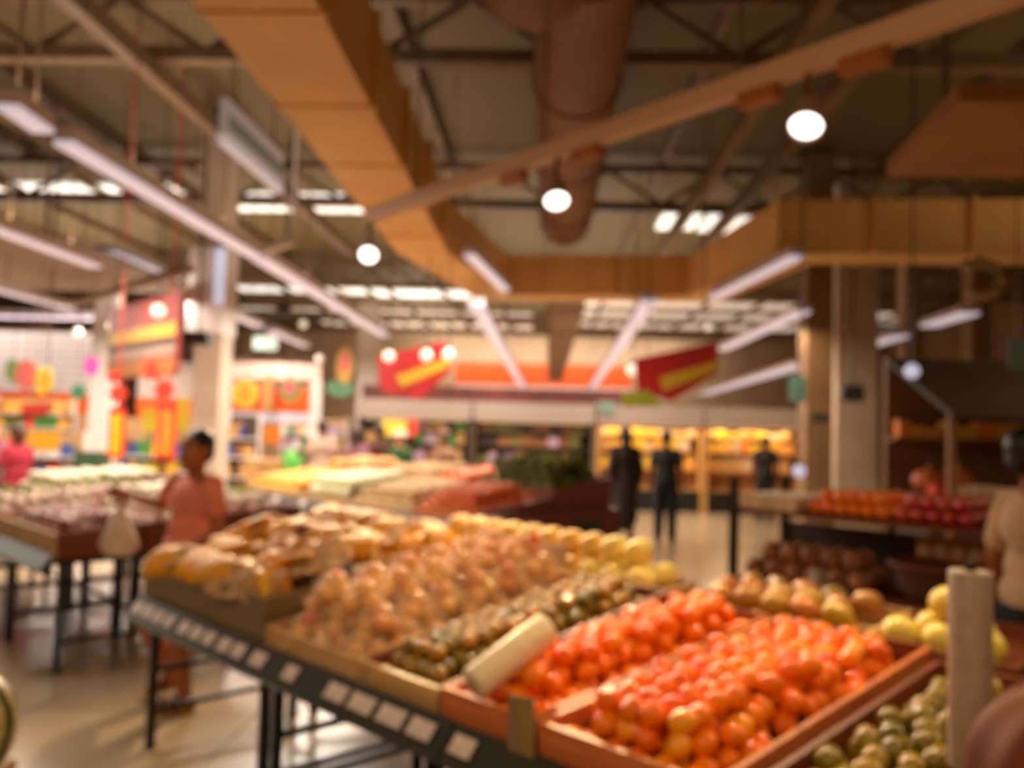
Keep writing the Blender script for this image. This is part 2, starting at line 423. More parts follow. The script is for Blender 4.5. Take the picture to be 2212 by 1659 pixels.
linear_lamp(*Lp(1735, 785, 1520, 850, 3.4), 'low white linear lamp right of the second red sign, far away', 0.5)
linear_lamp(*Lp(2096, 672, 2005, 700), 'short bright linear lamp at far right above the awning', 0.30)
linear_lamp(*Lp(1014, 545, 1092, 622, 3.9), 'pinkish grey rail lamp at the left end of the cross duct', 0.16, dz=.1)
linear_lamp(*Lp(1722, 548, 1540, 640, 3.85), 'pinkish grey rail lamp at the right end of the cross duct', 0.18, dz=.1)
# cross rail holding the long left row
p0, p1 = P(556, 548, 3.62), P(632, 522, 3.62)
bm = nb(); bar(bm, p0, p1, .07, .07); tag(obj('lamp_bracket', bm, m_trunk), 'short lavender crossbar holding the long left lamp row', 'bracket')
p0, p1 = PY(628, 410, p1.y), p1
bm = nb(); bar(bm, Vector((p1.x, p1.y, 3.66)), Vector((p1.x, p1.y, 5.7)), .03, .03); tag(obj('hanging_rod', bm, m_trunk), 'thin white vertical rod rising from the lavender crossbar', 'rod')
# second cross rail behind the left column
p0, p1 = P(155, 658, 3.75), P(410, 580, 3.75)
bm = nb(); bar(bm, p0, p1, .14, .12); tag(obj('cross_rail', bm, M('greyish_mauve_rail', (160, 140, 134), .5)), 'greyish mauve cross rail left of the tall column, above the red sign', 'rail')

# long spotlight track
TR1 = P(795, 467, 3.4); TR0 = P(2130, 0, 3.4); TR0 = TR0 + (TR0 - TR1) * .22
t = thing('spotlight_track', 'long pinkish brown spotlight track slanting across the ceiling', 'track', (TR0 + TR1) / 2)
mid = (TR0 + TR1) / 2
bm = nb(); bar(bm, TR0 - mid, TR1 - mid, .09, .11); obj('channel', bm, M('pinkish_brown_track', (222, 190, 166), .5), t)
for i in range(4):
    q = (TR0 - mid).lerp(TR1 - mid, (i + .5) / 4)
    bm = nb(); bar(bm, q + Vector((0, 0, .05)), q + Vector((0, 0, 3.28)), .014, .014); obj('suspension_rod', bm, m_steel, t)
m_bulb = M('spot_lens', (255, 250, 244), .3, emit=4.0)
m_spot = M('grey_spot_can', (168, 138, 110), .45)
def spotlight(frac, target, label, power, r=.062, drop=.22, size=1.0, off=Vector((0, 0, 0))):
    base = TR0.lerp(TR1, frac)
    head = base + Vector((0, 0, -drop - .05)) + off
    t = thing('spotlight', label, 'spotlight', head)
    d = (target - head).normalized()
    q = d.to_track_quat('Z', 'Y').to_matrix().to_4x4()
    bm = nb(); lathe(bm, [(0, -.17), (r * .55, -.17), (r * .7, -.15), (r * .75, -.06), (r, .0), (r * 1.02, .05), (r * .93, .05), (r * .9, .02)], 24, q); obj('can', bm, m_spot, t, True)
    bm = nb(); lathe(bm, [(0, .03), (r * .9, .028), (r * .9, .02), (0, .018)], 24, q); obj('lens', bm, m_bulb, t, True)
    bm = nb(); bar(bm, Vector((0, 0, .0)) - d * .10, (base + Vector((0, 0, -.04))) - head, .03, .03); obj('arm', bm, m_steel, t)
    l = bpy.data.lights.new('spot', 'SPOT'); l.energy = power; l.color = (1, .70, .36); l.spot_size = math.radians(58); l.spot_blend = .6; l.shadow_soft_size = .05
    lo = bpy.data.objects.new('spot', l); COL.objects.link(lo); lo.location = head + d * .08
    lo.rotation_euler = d.to_track_quat('-Z', 'Y').to_euler()
    return t
def frac_for(px):
    best = min(range(0, 1001), key=lambda i: abs(proj(TR0.lerp(TR1, i / 1000))[0] - px)); return best / 1000
def proj(p):
    v = CAMROT.transposed() @ (Vector(p) - Vector((0, 0, EYE))); return (CX + F * v.x / -v.z, CY - F * v.y / -v.z)
spotlight(frac_for(1745), W(2.9, .5, .9), 'nearest round white spotlight hanging from the long track, at right', 260, .085, .24)
spotlight(frac_for(1205), W(1.85, 1.25, .98), 'middle round white spotlight hanging from the long track', 500, .085, .26)
spotlight(frac_for(800), W(.5, .7, 1.0), 'small far spotlight at the left end of the long track', 600, .085, .28)
spotlight(.03, W(3.0, .6, .9), 'added unseen spotlight at the near right end of the long track, above the picture', 120, .07, .16)  # out of view, added to put more light on the tomatoes
m_drv = M('orange_brown_driver', (176, 108, 52), .5)
for fpx, lab in ((1110, 'left of the middle spotlight'), (1268, 'just right of the middle spotlight'), (1640, 'left of the nearest spotlight'), (1868, 'right of the nearest spotlight')):
    c = TR0.lerp(TR1, frac_for(fpx)); dd = (TR1 - TR0).normalized()
    bm = nb(); bar(bm, -dd * .11, dd * .11, .09, .07); tag(obj('track_driver', bm, m_drv, loc=c + Vector((0, 0, -.092))), 'orange brown driver box under the spotlight track, ' + lab, 'box')

# hanging aisle sign
s0, s1 = P(480, 300, 3.65), P(604, 408, 3.65)
c = (s0 + s1) / 2; ln = (s1 - s0).length; ang = math.atan2((s1 - s0).y, (s1 - s0).x)
t = thing('hanging_sign', 'pale blue and white hanging aisle sign with a grey green stripe, upper left', 'sign', c, ang)
bm = nb(); box(bm, -ln / 2, ln / 2, -.03, .03, 0, .31, bev=.008); obj('panel', bm, M('pale_blue_sign_face', (206, 214, 226), .4, emit=.16), t)  # no lamp inside; face and stripe get a faint glow to look brighter
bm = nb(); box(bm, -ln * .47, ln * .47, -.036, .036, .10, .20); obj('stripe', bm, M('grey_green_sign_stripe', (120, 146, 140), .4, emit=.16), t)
bm = nb(); box(bm, -ln / 2 - .005, ln / 2 + .005, -.036, .036, -.03, .035); obj('glow_edge', bm, M('sign_edge_glow', (232, 232, 244), .4, emit=.35), t)  # white lower edge, given a glow of its own
for x in (-.45, .45):
    bm = nb(); bar(bm, Vector((x, 0, .31)), Vector((x, 0, 3.02)), .012, .012); obj('wire', bm, m_steel, t)

# ------------------------------------------------------------------ TABLES
def display_table(s0, s1, v0, v1, label, rail=True, railmat=None, group=None):
    t = thing('display_table', label, 'table', W(s0, v0), TH, group)
    L, D, H = s1 - s0, v1 - v0, .70
    g = .035
    for x in (.05, L - .05):
        for y in (.06, D - .06):
            bm = nb(); box(bm, x - g / 2, x + g / 2, y - g / 2, y + g / 2, 0.012, H - .03); lg = obj('leg', bm, m_black, t)
            bm = nb(); box(bm, x - .022, x + .022, y - .022, y + .022, 0, .012); obj('foot_pad', bm, m_blackp, lg)
    for x in (.05, L - .05):
        for z in (.17, .36) if x < L / 2 else (.17,):
            bm = nb(); box(bm, x - .012, x + .012, .06, D - .06, z, z + .025); obj('stretcher', bm, m_black, t)
    for y in ((D - .06),):
        bm = nb(); box(bm, .05, L - .05, y - .012, y + .012, .17, .195); obj('stretcher', bm, m_black, t)
    bm = nb(); box(bm, 0.004, L - .004, 0, D, H - .03, H, bev=.004); obj('table_top', bm, m_black, t)
    if rail:
        bm = nb(); prism(bm, [(-.005, .60), (-.075, .625), (-.085, .645), (-.012, .735), (-.005, .735)], 0.004 + (.03 if s0 == 0 else 0), L - .004, 'x'); obj('ticket_rail', bm, railmat or m_rail, t)
    return t
main_names = ['under the banana crate', 'under the bagged fruit', 'under the orange and tomato crates', 'at the right, under the green fruit']
for i in range(4):
    display_table(1.2 * i, 1.2 * (i + 1), 0, .9, 'black metal display table with ticket rail, front row, ' + main_names[i])
for i in range(4):
    display_table(1.2 * i, 1.2 * (i + 1), .91, 1.8, 'black metal display table, back row, behind the table ' + main_names[i], rail=False)
for i in range(3):
    display_table(-1.52 - 1.1 * (i + 1), -1.52 - 1.1 * i, .06, .92, ['black metal table with grey green rail, nearest of the left row', 'black metal table with grey green rail, second of the left row at the edge', 'black metal table, far end of the left row'][i], railmat=m_railg)
    display_table(-1.52 - 1.1 * (i + 1), -1.52 - 1.1 * i, .93, 1.8, ['black metal table back to back with the nearest left table', 'black metal table back to back with the second left table', 'black metal table at the back of the left row, far end'][i], rail=False)
for i in range(4):
    display_table(-1.5 - 1.15 * (i + 1), -1.5 - 1.15 * i, 3.56, 4.5, ['black metal table under the carrots, middle row', 'black metal table under the potatoes, middle row', 'black metal table under the cabbages, middle row', 'black metal table under the yellow fruit, middle row'][i])
    display_table(-1.5 - 1.15 * (i + 1), -1.5 - 1.15 * i, 4.52, 5.5, ['black metal table under the leafy greens, middle row', 'black metal table at the back of the middle row, behind the potatoes', 'black metal table at the back of the middle row, under the ginger', 'black metal table at the back of the middle row, far left end'][i], rail=False)

# price cards in the rails (face tilts with the rail)
tagm = me('price_card', box(nb(), -.045, .045, -.0015, .0015, -.028, .028))
tagm.materials.append(m_tag)
railtilt = -math.atan2(.073, .09)
def price_card(s, label, group, v=0.0, sx=1.0):
    o = put('price_card', tagm, None, None, W(s, v - .0505, .6935), (railtilt, 0, TH), (sx, 1, 1)); tag(o, label, 'price card', group)
for s in (.10, .22, .34, .46): price_card(s, 'pale price card in the rail below the olive crate front', 'price cards below the olive crate')
for s in (.62, .74, .86, 1.0, 1.12): price_card(s, 'white price card in the rail right of the first table leg', 'price cards toward the rail joint')
price_card(1.28, 'pinkish white price card just right of the rail joint', None, sx=1.1)
price_card(1.52, 'single price card in the rail below the bagged fruit', None, sx=.9)
for s, sx in ((1.82, 1.25), (1.97, 1.4), (2.13, 1.4), (2.28, 1.2)): price_card(s, 'bright long price card in the rail left of the tomato crate', 'long bright price cards', sx=sx)
price_card(2.47, 'single pale price card in the rail below the bag roll', None, sx=1.0)
for s in (-3.2, -3.8, -4.4, -5.0): price_card(s, 'small grey price card in the middle row rail', 'price cards of the middle row', 3.56, 1.3)
price_card(-2.2, 'grey price card in the middle row rail below the potatoes', None, 3.56, 1.6)
price_card(-1.75, 'grey price card in the middle row rail below the carrots', None, 3.56, 1.6)

# ------------------------------------------------------------------ CRATES
class Crate:
    def __init__(self, s0, s1, v0, v1, zf, zb, label, mats, name='produce_crate', deep=.07, z0=.70, cat='crate', boards='fbs', th=.018):
        self.s0, self.s1, self.v0, self.v1, self.zf, self.zb, self.deep = s0, s1, v0, v1, zf, zb, deep
        self.L, self.D, self.th = s1 - s0, v1 - v0, th
        t = self.t = thing(name, label, cat, W(s0, v0), TH)
        L, D = self.L, self.D
        mf, ms, mb = mats
        bm = nb(); prism(bm, [(0, z0), (th, z0), (th, zf + th * (zb - zf) / D), (0, zf)], 0, L, 'x'); obj('front_board', bm, mf, t)
        bm = nb(); prism(bm, [(D - th, z0), (D, z0), (D, zb), (D - th, zb - th * (zb - zf) / D)], 0, L, 'x'); obj('back_board', bm, mb, t)
        for x in (0, L - th):
            bm = nb(); prism(bm, [(th, z0), (D - th, z0), (D - th, self.top(D - th)), (th, self.top(th))], x, x + th, 'x'); obj('side_board', bm, ms, t)
        bm = nb(); prism(bm, [(th, self.top(th) - deep - .015), (D - th, self.top(D - th) - deep - .015), (D - th, self.top(D - th) - deep), (th, self.top(th) - deep)], th, L - th, 'x'); obj('base_board', bm, mb, t)
    def top(self, y): return self.zf + (self.zb - self.zf) * y / self.D
    def base(self, y): return self.top(y) - self.deep
    def world(self, x, y, h): return W(self.s0 + x, self.v0 + y, h)
def fill(cr, r, place, layers=2, jit=.12, squash=1.0, shrink=.5, keep=1.0, lo=0.0, ymax=9):
    """packs round pieces in staggered layers on the crate's base; place(world, layer)"""
    n = 0
    for L in range(layers):
        z = r * squash + L * r * 1.55 * squash
        m = cr.th + r + 0.004 + L * r * shrink
        row = 0; y = m
        while y < min(cr.D - m + 1e-6, 9 if L < 2 else ymax):
            x = m + (r if (row + L) % 2 else 0) + R_.uniform(-.5, .9) * r; x = max(x, m)
            while x < cr.L - m + 1e-6:
                if R_.random() < keep:
                    jx, jy = (R_.uniform(-jit, jit) * r for _ in (0, 1))
                    xx = min(max(x + jx, cr.th + r + .002), cr.L - cr.th - r - .002); yy = min(max(y + jy, cr.th + r + .002), cr.D - cr.th - r - .002)
                    place(cr.world(xx, yy, cr.base(yy) + z + lo), L); n += 1
                x += 2.02 * r
            y += 1.84 * r; row += 1
    return n
def rrot(): return (R_.uniform(-.5, .5), R_.uniform(-.5, .5), R_.uniform(0, 2 * PI))

# fruit meshes -------------------------------------------------------
def fruit_mesh(name, r, squash=.9, dimple=.12, lobes=0, lob=.0, mat=None, n=20):
    bm = nb(); prof = []
    for i in range(15):
        a = -PI / 2 + PI * i / 14
        rr = r * math.cos(a); z = r * squash * math.sin(a)
        pole = max(0, 1 - abs(rr) / (r * .45))
        z -= math.copysign(1, z) * dimple * r * pole ** 2 if abs(rr) < r * .45 else 0
        prof.append((max(rr, 0), z))
    prof[0] = (0, prof[0][1]); prof[-1] = (0, prof[-1][1])
    lathe(bm, prof, n)
    if lobes:
        for v in bm.verts:
            a = math.atan2(v.co.y, v.co.x); f = 1 + lob * math.cos(lobes * a) * min(1, v.co.xy.length / r * 1.2)
            v.co.x *= f; v.co.y *= f
    m = me(name, bm, True)
    if mat: m.materials.append(mat)
    return m
def oblong_mesh(name, r, l, mat, bend=0.0, tip=.35, n=12, seg=10):
    bm = nb(); pts, rad = [], []
    for i in range(seg + 1):
        u = i / seg; x = (u - .5) * l
        pts.append(Vector((x, 0, bend * l * (4 * (u - .5) ** 2 - 1) * -1 * -1)))
        e = abs(u - .5) * 2
        rad.append(max(.004, r * (1 - e ** 4 * (1 - tip)) if e < .999 else r * tip * .6))
    tube(bm, pts, rad, n); m = me(name, bm, True)
    if mat: m.materials.append(mat)
    return m
def calyx_mesh(name, r, mat):
    bm = nb(); c = bm.verts.new((0, 0, r * .10)); ring = []
    for k in range(10):
        a = 2 * PI * k / 10; q = r * (.55 if k % 2 == 0 else .16)
        ring.append(bm.verts.new((q * math.cos(a), q * math.sin(a), r * (.02 if k % 2 == 0 else .06))))
    for k in range(10): bm.faces.new((c, ring[k], ring[(k + 1) % 10]))
    m = me(name, bm, True); m.materials.append(mat); return m
m_green_st = M('green_calyx', (84, 104, 34), .6)
m_tom = M('tomato_skin', (232, 84, 18), .17, rnd=[(238, 104, 4), (244, 126, 5), (248, 140, 8), (240, 112, 4), (250, 166, 24), (224, 66, 5)], coat=.0, spec=.32)
m_ora = M('orange_persimmon_skin', (240, 112, 20), .22, rnd=[(240, 112, 4), (248, 130, 6), (244, 120, 4), (250, 148, 10)], coat=.0, spec=.4)
m_lime = M('green_fruit_skin', (104, 108, 30), .2, rnd=[(112, 98, 14), (140, 116, 18), (122, 104, 16), (156, 126, 24), (96, 92, 16)], coat=.0)
m_mand = M('olive_mandarin_skin', (150, 118, 30), .3, rnd=[(96, 92, 24), (140, 116, 28), (170, 124, 30), (118, 100, 24), (190, 130, 34)], coat=.2)

# near island: crates --------------------------------------------------
cr_b = Crate(.01, 1.19, 0.01, 1.20, .90, 1.00, 'wide crate of bananas with an olive brown front board', (m_olive, m_olive, m_olive), deep=.05)
cr_g = Crate(1.21, 1.84, 0.01, 1.20, .80, .97, 'clear fronted crate of bagged fruit beside the bananas', (m_frost, m_card, m_card), deep=.075)
cr_m = Crate(1.86, 2.28, 0.01, 1.20, .80, .97, 'clear fronted crate of olive green mandarins left of the bag roll', (m_frost, m_wood_d, m_wood_d), deep=.08)
cr_o = Crate(2.30, 2.68, 0.01, 1.28, .81, .93, 'narrow wooden crate heaped with oranges', (m_wood_o, m_wood_o, m_wood_d), deep=.075)
cr_t = Crate(2.70, 3.26, 0.01, 1.28, .81, .93, 'wide wooden crate full of shiny red tomatoes', (m_wood_o, m_wood_o, m_wood_d), deep=.075)
cr_l = Crate(3.29, 4.20, 0.01, 1.22, .79, .90, 'dark crate of dull green fruit at the lower right corner', (m_wood_d, m_wood_d, m_wood_d), deep=.08)

tom = fruit_mesh('tomato', .039, .84, .22, 5, .02, m_tom); cal = calyx_mesh('calyx', .026, m_green_st)
def p_tom(p, L):
    o = put('tomato', tom, None, None, p, (R_.uniform(-.9, .9), R_.uniform(-.9, .9), R_.uniform(0, 6)), None)
    f = R_.uniform(.90, 1.0); o.scale = (f, f, f)
    tag(o, 'shiny red orange tomato in the wide crate' if L == 0 else 'shiny red orange tomato on top of the heap in the wide crate', 'tomato', 'tomatoes in the wide crate' if L == 0 else 'tomatoes on top of the heap')
    if R_.random() < .3: put('calyx', cal, None, o, (0, 0, .026))
fill(cr_t, .039, p_tom, 3, .28, .84, .75, ymax=.72)
ora = fruit_mesh('orange', .036, .92, .1, 0, 0, m_ora); navel = calyx_mesh('calyx', .012, m_green_st)
def p_ora(p, L):
    o = put('orange', ora, None, None, p, rrot())
    f = R_.uniform(.90, 1.0); o.scale = (f, f, f)
    tag(o, 'small bright orange fruit in the narrow crate' if L == 0 else 'small bright orange fruit on top of the narrow crate heap', 'orange', 'oranges in the narrow crate' if L == 0 else 'oranges on top of the heap')
    if R_.random() < .3: put('calyx', navel, None, o, (0, 0, .030))
fill(cr_o, .036, p_ora, 3, .30, .92, .72)
lime = oblong_mesh('green_fruit', .033, .092, m_lime, 0, .3, 14)
def p_lime(p, L):
    if (p - W(3.92, .24, p.z)).length < .20 or (p - W(3.66, .42, p.z)).length < .085: return
    o = put('green_fruit', lime, None, None, p, (R_.uniform(-.15, .15), R_.uniform(-.15, .15), TH + PI / 2 + R_.uniform(-.5, .5)))
    tag(o, 'dull green fruit in the dark corner crate' if L == 0 else 'dull green fruit on top in the dark corner crate', 'green fruit', 'green fruit in the corner crate' if L == 0 else 'green fruit on top of the corner crate')
fill(cr_l, .043, p_lime, 2, .28, .75, .6)
mand = fruit_mesh('mandarin', .034, .86, .12, 0, 0, m_mand)
def p_mand(p, L):
    o = put('mandarin', mand, None, None, p, rrot()); f = R_.uniform(.88, 1.0); o.scale = (f, f, f)
    tag(o, 'olive green mandarin in the crate left of the bag roll' if L == 0 else 'olive green mandarin on top of the heap left of the bag roll', 'mandarin', 'mandarins in the crate' if L == 0 else 'mandarins on top of the heap')
fill(cr_m, .034, p_mand, 3, .30, .86, 1.0)

# bananas --------------------------------------------------------------
m_ban = M('banana_skin', (240, 184, 44), .4, (236, 166, 22), 14, rnd=[(246, 178, 22), (240, 160, 16), (244, 186, 40), (214, 164, 26), (172, 150, 30)])
m_crown = M('banana_crown', (166, 130, 48), .7)
def banana_mesh():
    bm = nb(); pts, rad = [], []
    N = 11
    for i in range(N + 1):
        u = i / N; a = -.1 + u * 1.35
        pts.append(Vector((.115 * math.sin(a), 0, .115 * (1 - math.cos(a)) * -1)) + Vector((0, 0, 0)))
        rad.append([.007, .009, .014, .0185, .0205, .021, .021, .0205, .019, .016, .010, .006][i])
    tube(bm, pts, rad, 6); return me('banana', bm, True)
banm = banana_mesh(); banm.materials.append(m_ban)
def banana_bunch():
    t = thing('banana_bunch', 'x', 'bananas', (0, 0, 0), 0, 'bananas')
    n = 7
    for i in range(n):
        a = (i - (n - 1) / 2) * .27
        put('banana', banm, None, t, (0, (i - 3) * .013, .115), (0, .15, a), (1.35, 1.25, 1.25))
    bm = nb(); box(bm, -.016, .018, -.036, .036, .098, .126, bev=.01); obj('crown', bm, m_crown, t)
    return t
bb = banana_bunch(); first = True
def place_bunch(s, v, h, rot, label, group, sc=1.0):
    global first
    if first:
        o = bb; first = False; o.location = W(s, v, h); o.rotation_euler = rot; o['label'] = label; o['group'] = group
    else: o = dup(bb, W(s, v, h), rot, label, group)
    o.scale = (sc,) * 3
for i in range(7):
    for j in range(6):
        y = .09 + j * .165; x = .21 + i * .150 + (.06 if j % 2 else 0)
        if x > 1.08: continue
        h = cr_b.base(y) + .005 + .05 * math.sin(PI * min(1, y / 1.15)) 
        place_bunch(cr_b.s0 + x, cr_b.v0 + y, h, (R_.uniform(-.2, .2), R_.uniform(-.15, .15), R_.uniform(0, 6.28)), 'bunch of yellow bananas laid in the olive fronted crate', 'banana bunches in the crate')
for i in range(7):
    x = .12 + i * .158
    place_bunch(cr_b.s0 + x, cr_b.v0 + .92 + R_.uniform(-.05, .05), cr_b.base(.9) + .075 + R_.uniform(0, .02), (R_.uniform(-.2, .2), R_.uniform(-.2, .2), R_.uniform(-.6, .6) - .9), 'golden banana bunch on the top row at the back of the crate', 'top row banana bunches', 1.05)
for i in range(9):
    x = .14 + i * .108
    place_bunch(cr_b.s0 + x, cr_b.v0 + .58 + R_.uniform(-.12, .08), cr_b.base(.55) + .07 + R_.uniform(0, .02), (R_.uniform(-.25, .25), R_.uniform(-.2, .2), R_.uniform(0, 6.28)), 'ripe banana bunch heaped in the middle of the crate', 'heaped banana bunches')
# wrapping paper sheets between the bananas
def sheet(L, D, amp, seed):
    bm = nb(); nx, ny = 22, 14; g = []
    for i in range(nx + 1):
        row = []
        for j in range(ny + 1):
            x, y = (i / nx - .5) * L, (j / ny - .5) * D
            z = amp * noise.noise(Vector((x * 6 + seed, y * 6, seed))) + amp * .5 * noise.noise(Vector((x * 17, y * 17 + seed, 2)))
            ex = .02 * noise.noise(Vector((x * 9, y * 9, seed + 5)))
            row.append(bm.verts.new((x + ex, y + ex, z)))
        g.append(row)
    for i in range(nx):
        for j in range(ny): bm.faces.new((g[i][j], g[i + 1][j], g[i + 1][j + 1], g[i][j + 1]))
    r = bmesh.ops.solidify(bm, geom=bm.faces[:], thickness=.0015)
    return me('wrapping_paper', bm, True)
for k, (s, v, L, D, h, rx, lab) in enumerate([(.25, .07, .30, .16, .95, .6, 'crumpled tan paper over the front left corner of the banana crate'), (.58, .05, .34, .17, .935, .7, 'crumpled tan paper at the front middle of the banana crate'),
        (.95, .05, .36, .2, .935, .6, 'crumpled tan paper at the front right of the banana crate'), (.42, .74, .24, .16, 1.09, .35, 'pale crumpled paper among the upper bananas'),
        (.70, .34, .24, .15, 1.04, .4, 'bright crumpled paper between the heaped bananas'), (1.06, .74, .22, .2, 1.10, .3, 'tan paper sheet at the right end of the top banana row'), (1.06, .34, .22, .26, 1.02, .3, 'tan paper sheet beside the bagged fruit')]):
    tag(put('wrapping_paper', sheet(L, D, .06, k * 3.1), m_paper, None, W(s, v, h), (rx, R_.uniform(-.2, .2), TH + R_.uniform(-.3, .3))), lab, 'paper')

# bagged fruit ---------------------------------------------------------
m_bf = M('bagged_fruit_skin', (232, 166, 70), .3, rnd=[(238, 178, 80), (226, 150, 56), (240, 190, 104), (214, 120, 44), (246, 200, 120), (206, 60, 40)])
bf = fruit_mesh('fruit', .038, .92, .1, 0, 0, m_bf, 14)
def film_mesh():
    bm = nb(); lathe(bm, [(0, -.052), (.055, -.05), (.083, -.03), (.088, .0), (.078, .032), (.045, .055), (.014, .075), (.011, .085), (.03, .108), (.036, .118)], 18)
    for v in bm.verts:
        n = noise.noise(v.co * 24); v.co.x *= 1 + .16 * n; v.co.y *= 1 + .16 * n; v.co.z += .004 * n
    return me('bag_film', bm, True)
film = film_mesh(); film.materials.append(m_plastic)
m_lab = M('red_sticker', (214, 40, 34), .4)
def fruit_bag():
    t = thing('fruit_bag', 'x', 'bag of fruit', (0, 0, 0), 0, 'bags')
    for a, b, c in ((.04, 0, -.012), (-.035, .035, -.012), (-.035, -.038, -.012), (0, 0, .034)): put('fruit', bf, None, t, (a, b, c), rrot(), (.95,) * 3)
    put('bag_film', film, None, t)
    return t
fb = fruit_bag(); used = False
stick = me('sticker', lathe(nb(), [(0, .003), (.022, .001), (.022, -.001), (0, -.002)], 14)); stick.materials.append(m_lab)
for L in (0, 1, 3):
    for j in range(7 - (L > 1)):
        for i in range(3 if L < 3 else 2):
            x = .125 + i * .185 + (.09 if L == 3 else 0); y = .11 + j * .165 + (.08 if L else 0)
            if x > .54 or y > 1.09: continue
            p = W(cr_g.s0 + x + R_.uniform(-.02, .02), cr_g.v0 + y + R_.uniform(-.02, .02), cr_g.base(y) + .055 + (L, L, L, 2)[L] * .072)
            rot = (R_.uniform(-.3, .3), R_.uniform(-.3, .3), R_.uniform(0, 6))
            lab, grp = (('clear bag of yellow fruit low in the clear fronted crate', 'bagged fruit at the bottom'), ('clear bag of yellow fruit in the middle of the heap', 'bagged fruit in the middle'), ('clear bag of yellow fruit in the middle of the heap', 'bagged fruit in the middle'), ('clear bag of yellow fruit on top of the heap', 'bagged fruit on top'))[L]
            if not used: used = True; o = fb; o.location = p; o.rotation_euler = rot; o['label'] = lab; o['group'] = grp
            else: o = dup(fb, p, rot, lab, grp)
            if L == 3 and (i + j) % 3 == 0: put('sticker', stick, m_lab, o, (.02, -.03, .062), (.5, .3, 0))

# row of yellow melons on the ridge -------------------------------------
cr_y = Crate(.62, 2.16, 1.22, 1.56, .93, .95, 'long low tray of yellow melons along the back of the near tables', (m_card, m_card, m_wood_d), 'melon_tray', .035, cat='tray')
m_mel = M('yellow_melon_skin', (236, 186, 84), .35, (244, 206, 116), 16, rnd=[(232, 176, 74), (240, 192, 90), (226, 172, 80)], bump=.08)
m_mel_lit = M('lit_yellow_melon_skin', (244, 216, 96), .3, (250, 230, 140), 14)  # paler copy of the melon colour, paints in the light at the right end
mel = oblong_mesh('melon', .062, .165, m_mel, 0, .35, 18, 12); mel_lit = oblong_mesh('melon', .062, .165, m_mel_lit, 0, .35, 18, 12)
stem_m = me('stem', tube(nb(), [Vector((.075, 0, 0)), Vector((.092, 0, .004)), Vector((.104, 0, .012))], [.007, .005, .006], 8)); stem_m.materials.append(m_crown)
for i in range(11):
    for L in range(2):
        s = .72 + i * .133 + (.065 if L else 0)
        if s > 2.07: continue
        for v in ((1.315, 1.465) if L == 0 else (1.38,)):
            br = s > 1.75
            o = put('melon', mel_lit if br else mel, None, None, W(s, v, cr_y.base(.15) + .063 + L * .105), (R_.uniform(-.3, .3), R_.uniform(-.08, .08), TH + PI / 2 + R_.uniform(-.25, .25) + (PI if R_.random() < .5 else 0)), (.92,) * 3)
            lab = ('yellow melon coloured as brightly lit at the right end of the long tray' if br else 'pale yellow melon in the lower row of the long tray') if L == 0 else ('yellow melon coloured as brightly lit on top at the right end of the tray' if br else 'pale yellow melon on top in the long tray')
            tag(o, lab, 'melon', lab.replace('melon', 'melons')); put('stem', stem_m, None, o)
# back right mixed fruit ------------------------------------------------
cr_x = Crate(2.2, 3.0, 1.34, 1.79, .90, .94, 'cardboard crate of mixed mangoes behind the oranges', (m_card, m_card, m_card), deep=.08)
m_mg = M('mango_skin', (206, 148, 60), .35, rnd=[(180, 146, 24), (170, 100, 50), (164, 120, 40), (190, 112, 40), (124, 98, 30)])
mango = oblong_mesh('mango', .045, .12, m_mg, .03, .35, 14)
def p_mango(p, L):
    o = put('mango', mango, None, None, p, (R_.uniform(-.2, .2), R_.uniform(-.2, .2), R_.uniform(0, 6)))
    tag(o, 'yellow brown mango in the crate behind the oranges' if L == 0 else 'yellow brown mango on top in the crate behind the oranges', 'mango', 'mangoes below' if L == 0 else 'mangoes on top')
fill(cr_x, .062, p_mango, 2, .1, .72, .4)
cr_p = Crate(3.02, 3.50, 1.32, 1.79, .90, .95, 'shallow crate of large yellow pomelos behind the tomatoes', (m_wood_d, m_wood_d, m_wood_d), deep=.05)
m_pom = M('yellow_pomelo_skin', (216, 186, 62), .3, (226, 204, 96), 10, rnd=[(214, 182, 56), (224, 198, 80), (206, 170, 50)])
pom = fruit_mesh('pomelo', .066, .95, .08, 0, 0, m_pom, 24)
for k, (s, v, z, lab) in enumerate([(3.105, 1.41, 0, 'leftmost large yellow pomelo behind the tomatoes'), (3.24, 1.41, 0, 'large yellow pomelo second from left behind the tomatoes'), (3.375, 1.41, 0, 'smaller looking yellow pomelo beside the upright bag roll'),
        (3.17, 1.54, 0, 'large yellow pomelo in the back row at left'), (3.31, 1.54, 0, 'large yellow pomelo in the back row at right'), (3.24, 1.475, .105, 'yellow pomelo on top of the others behind the tomatoes')]):
    o = put('pomelo', pom, None, None, W(s, v, cr_p.base(v - 1.32) + .064 + z), rrot()); tag(o, lab, 'pomelo')
    bm = nb(); tube(bm, [Vector((0, 0, .054)), Vector((0, 0, .067))], [.006, .004], 8); obj('stem', bm, m_green_st, o)

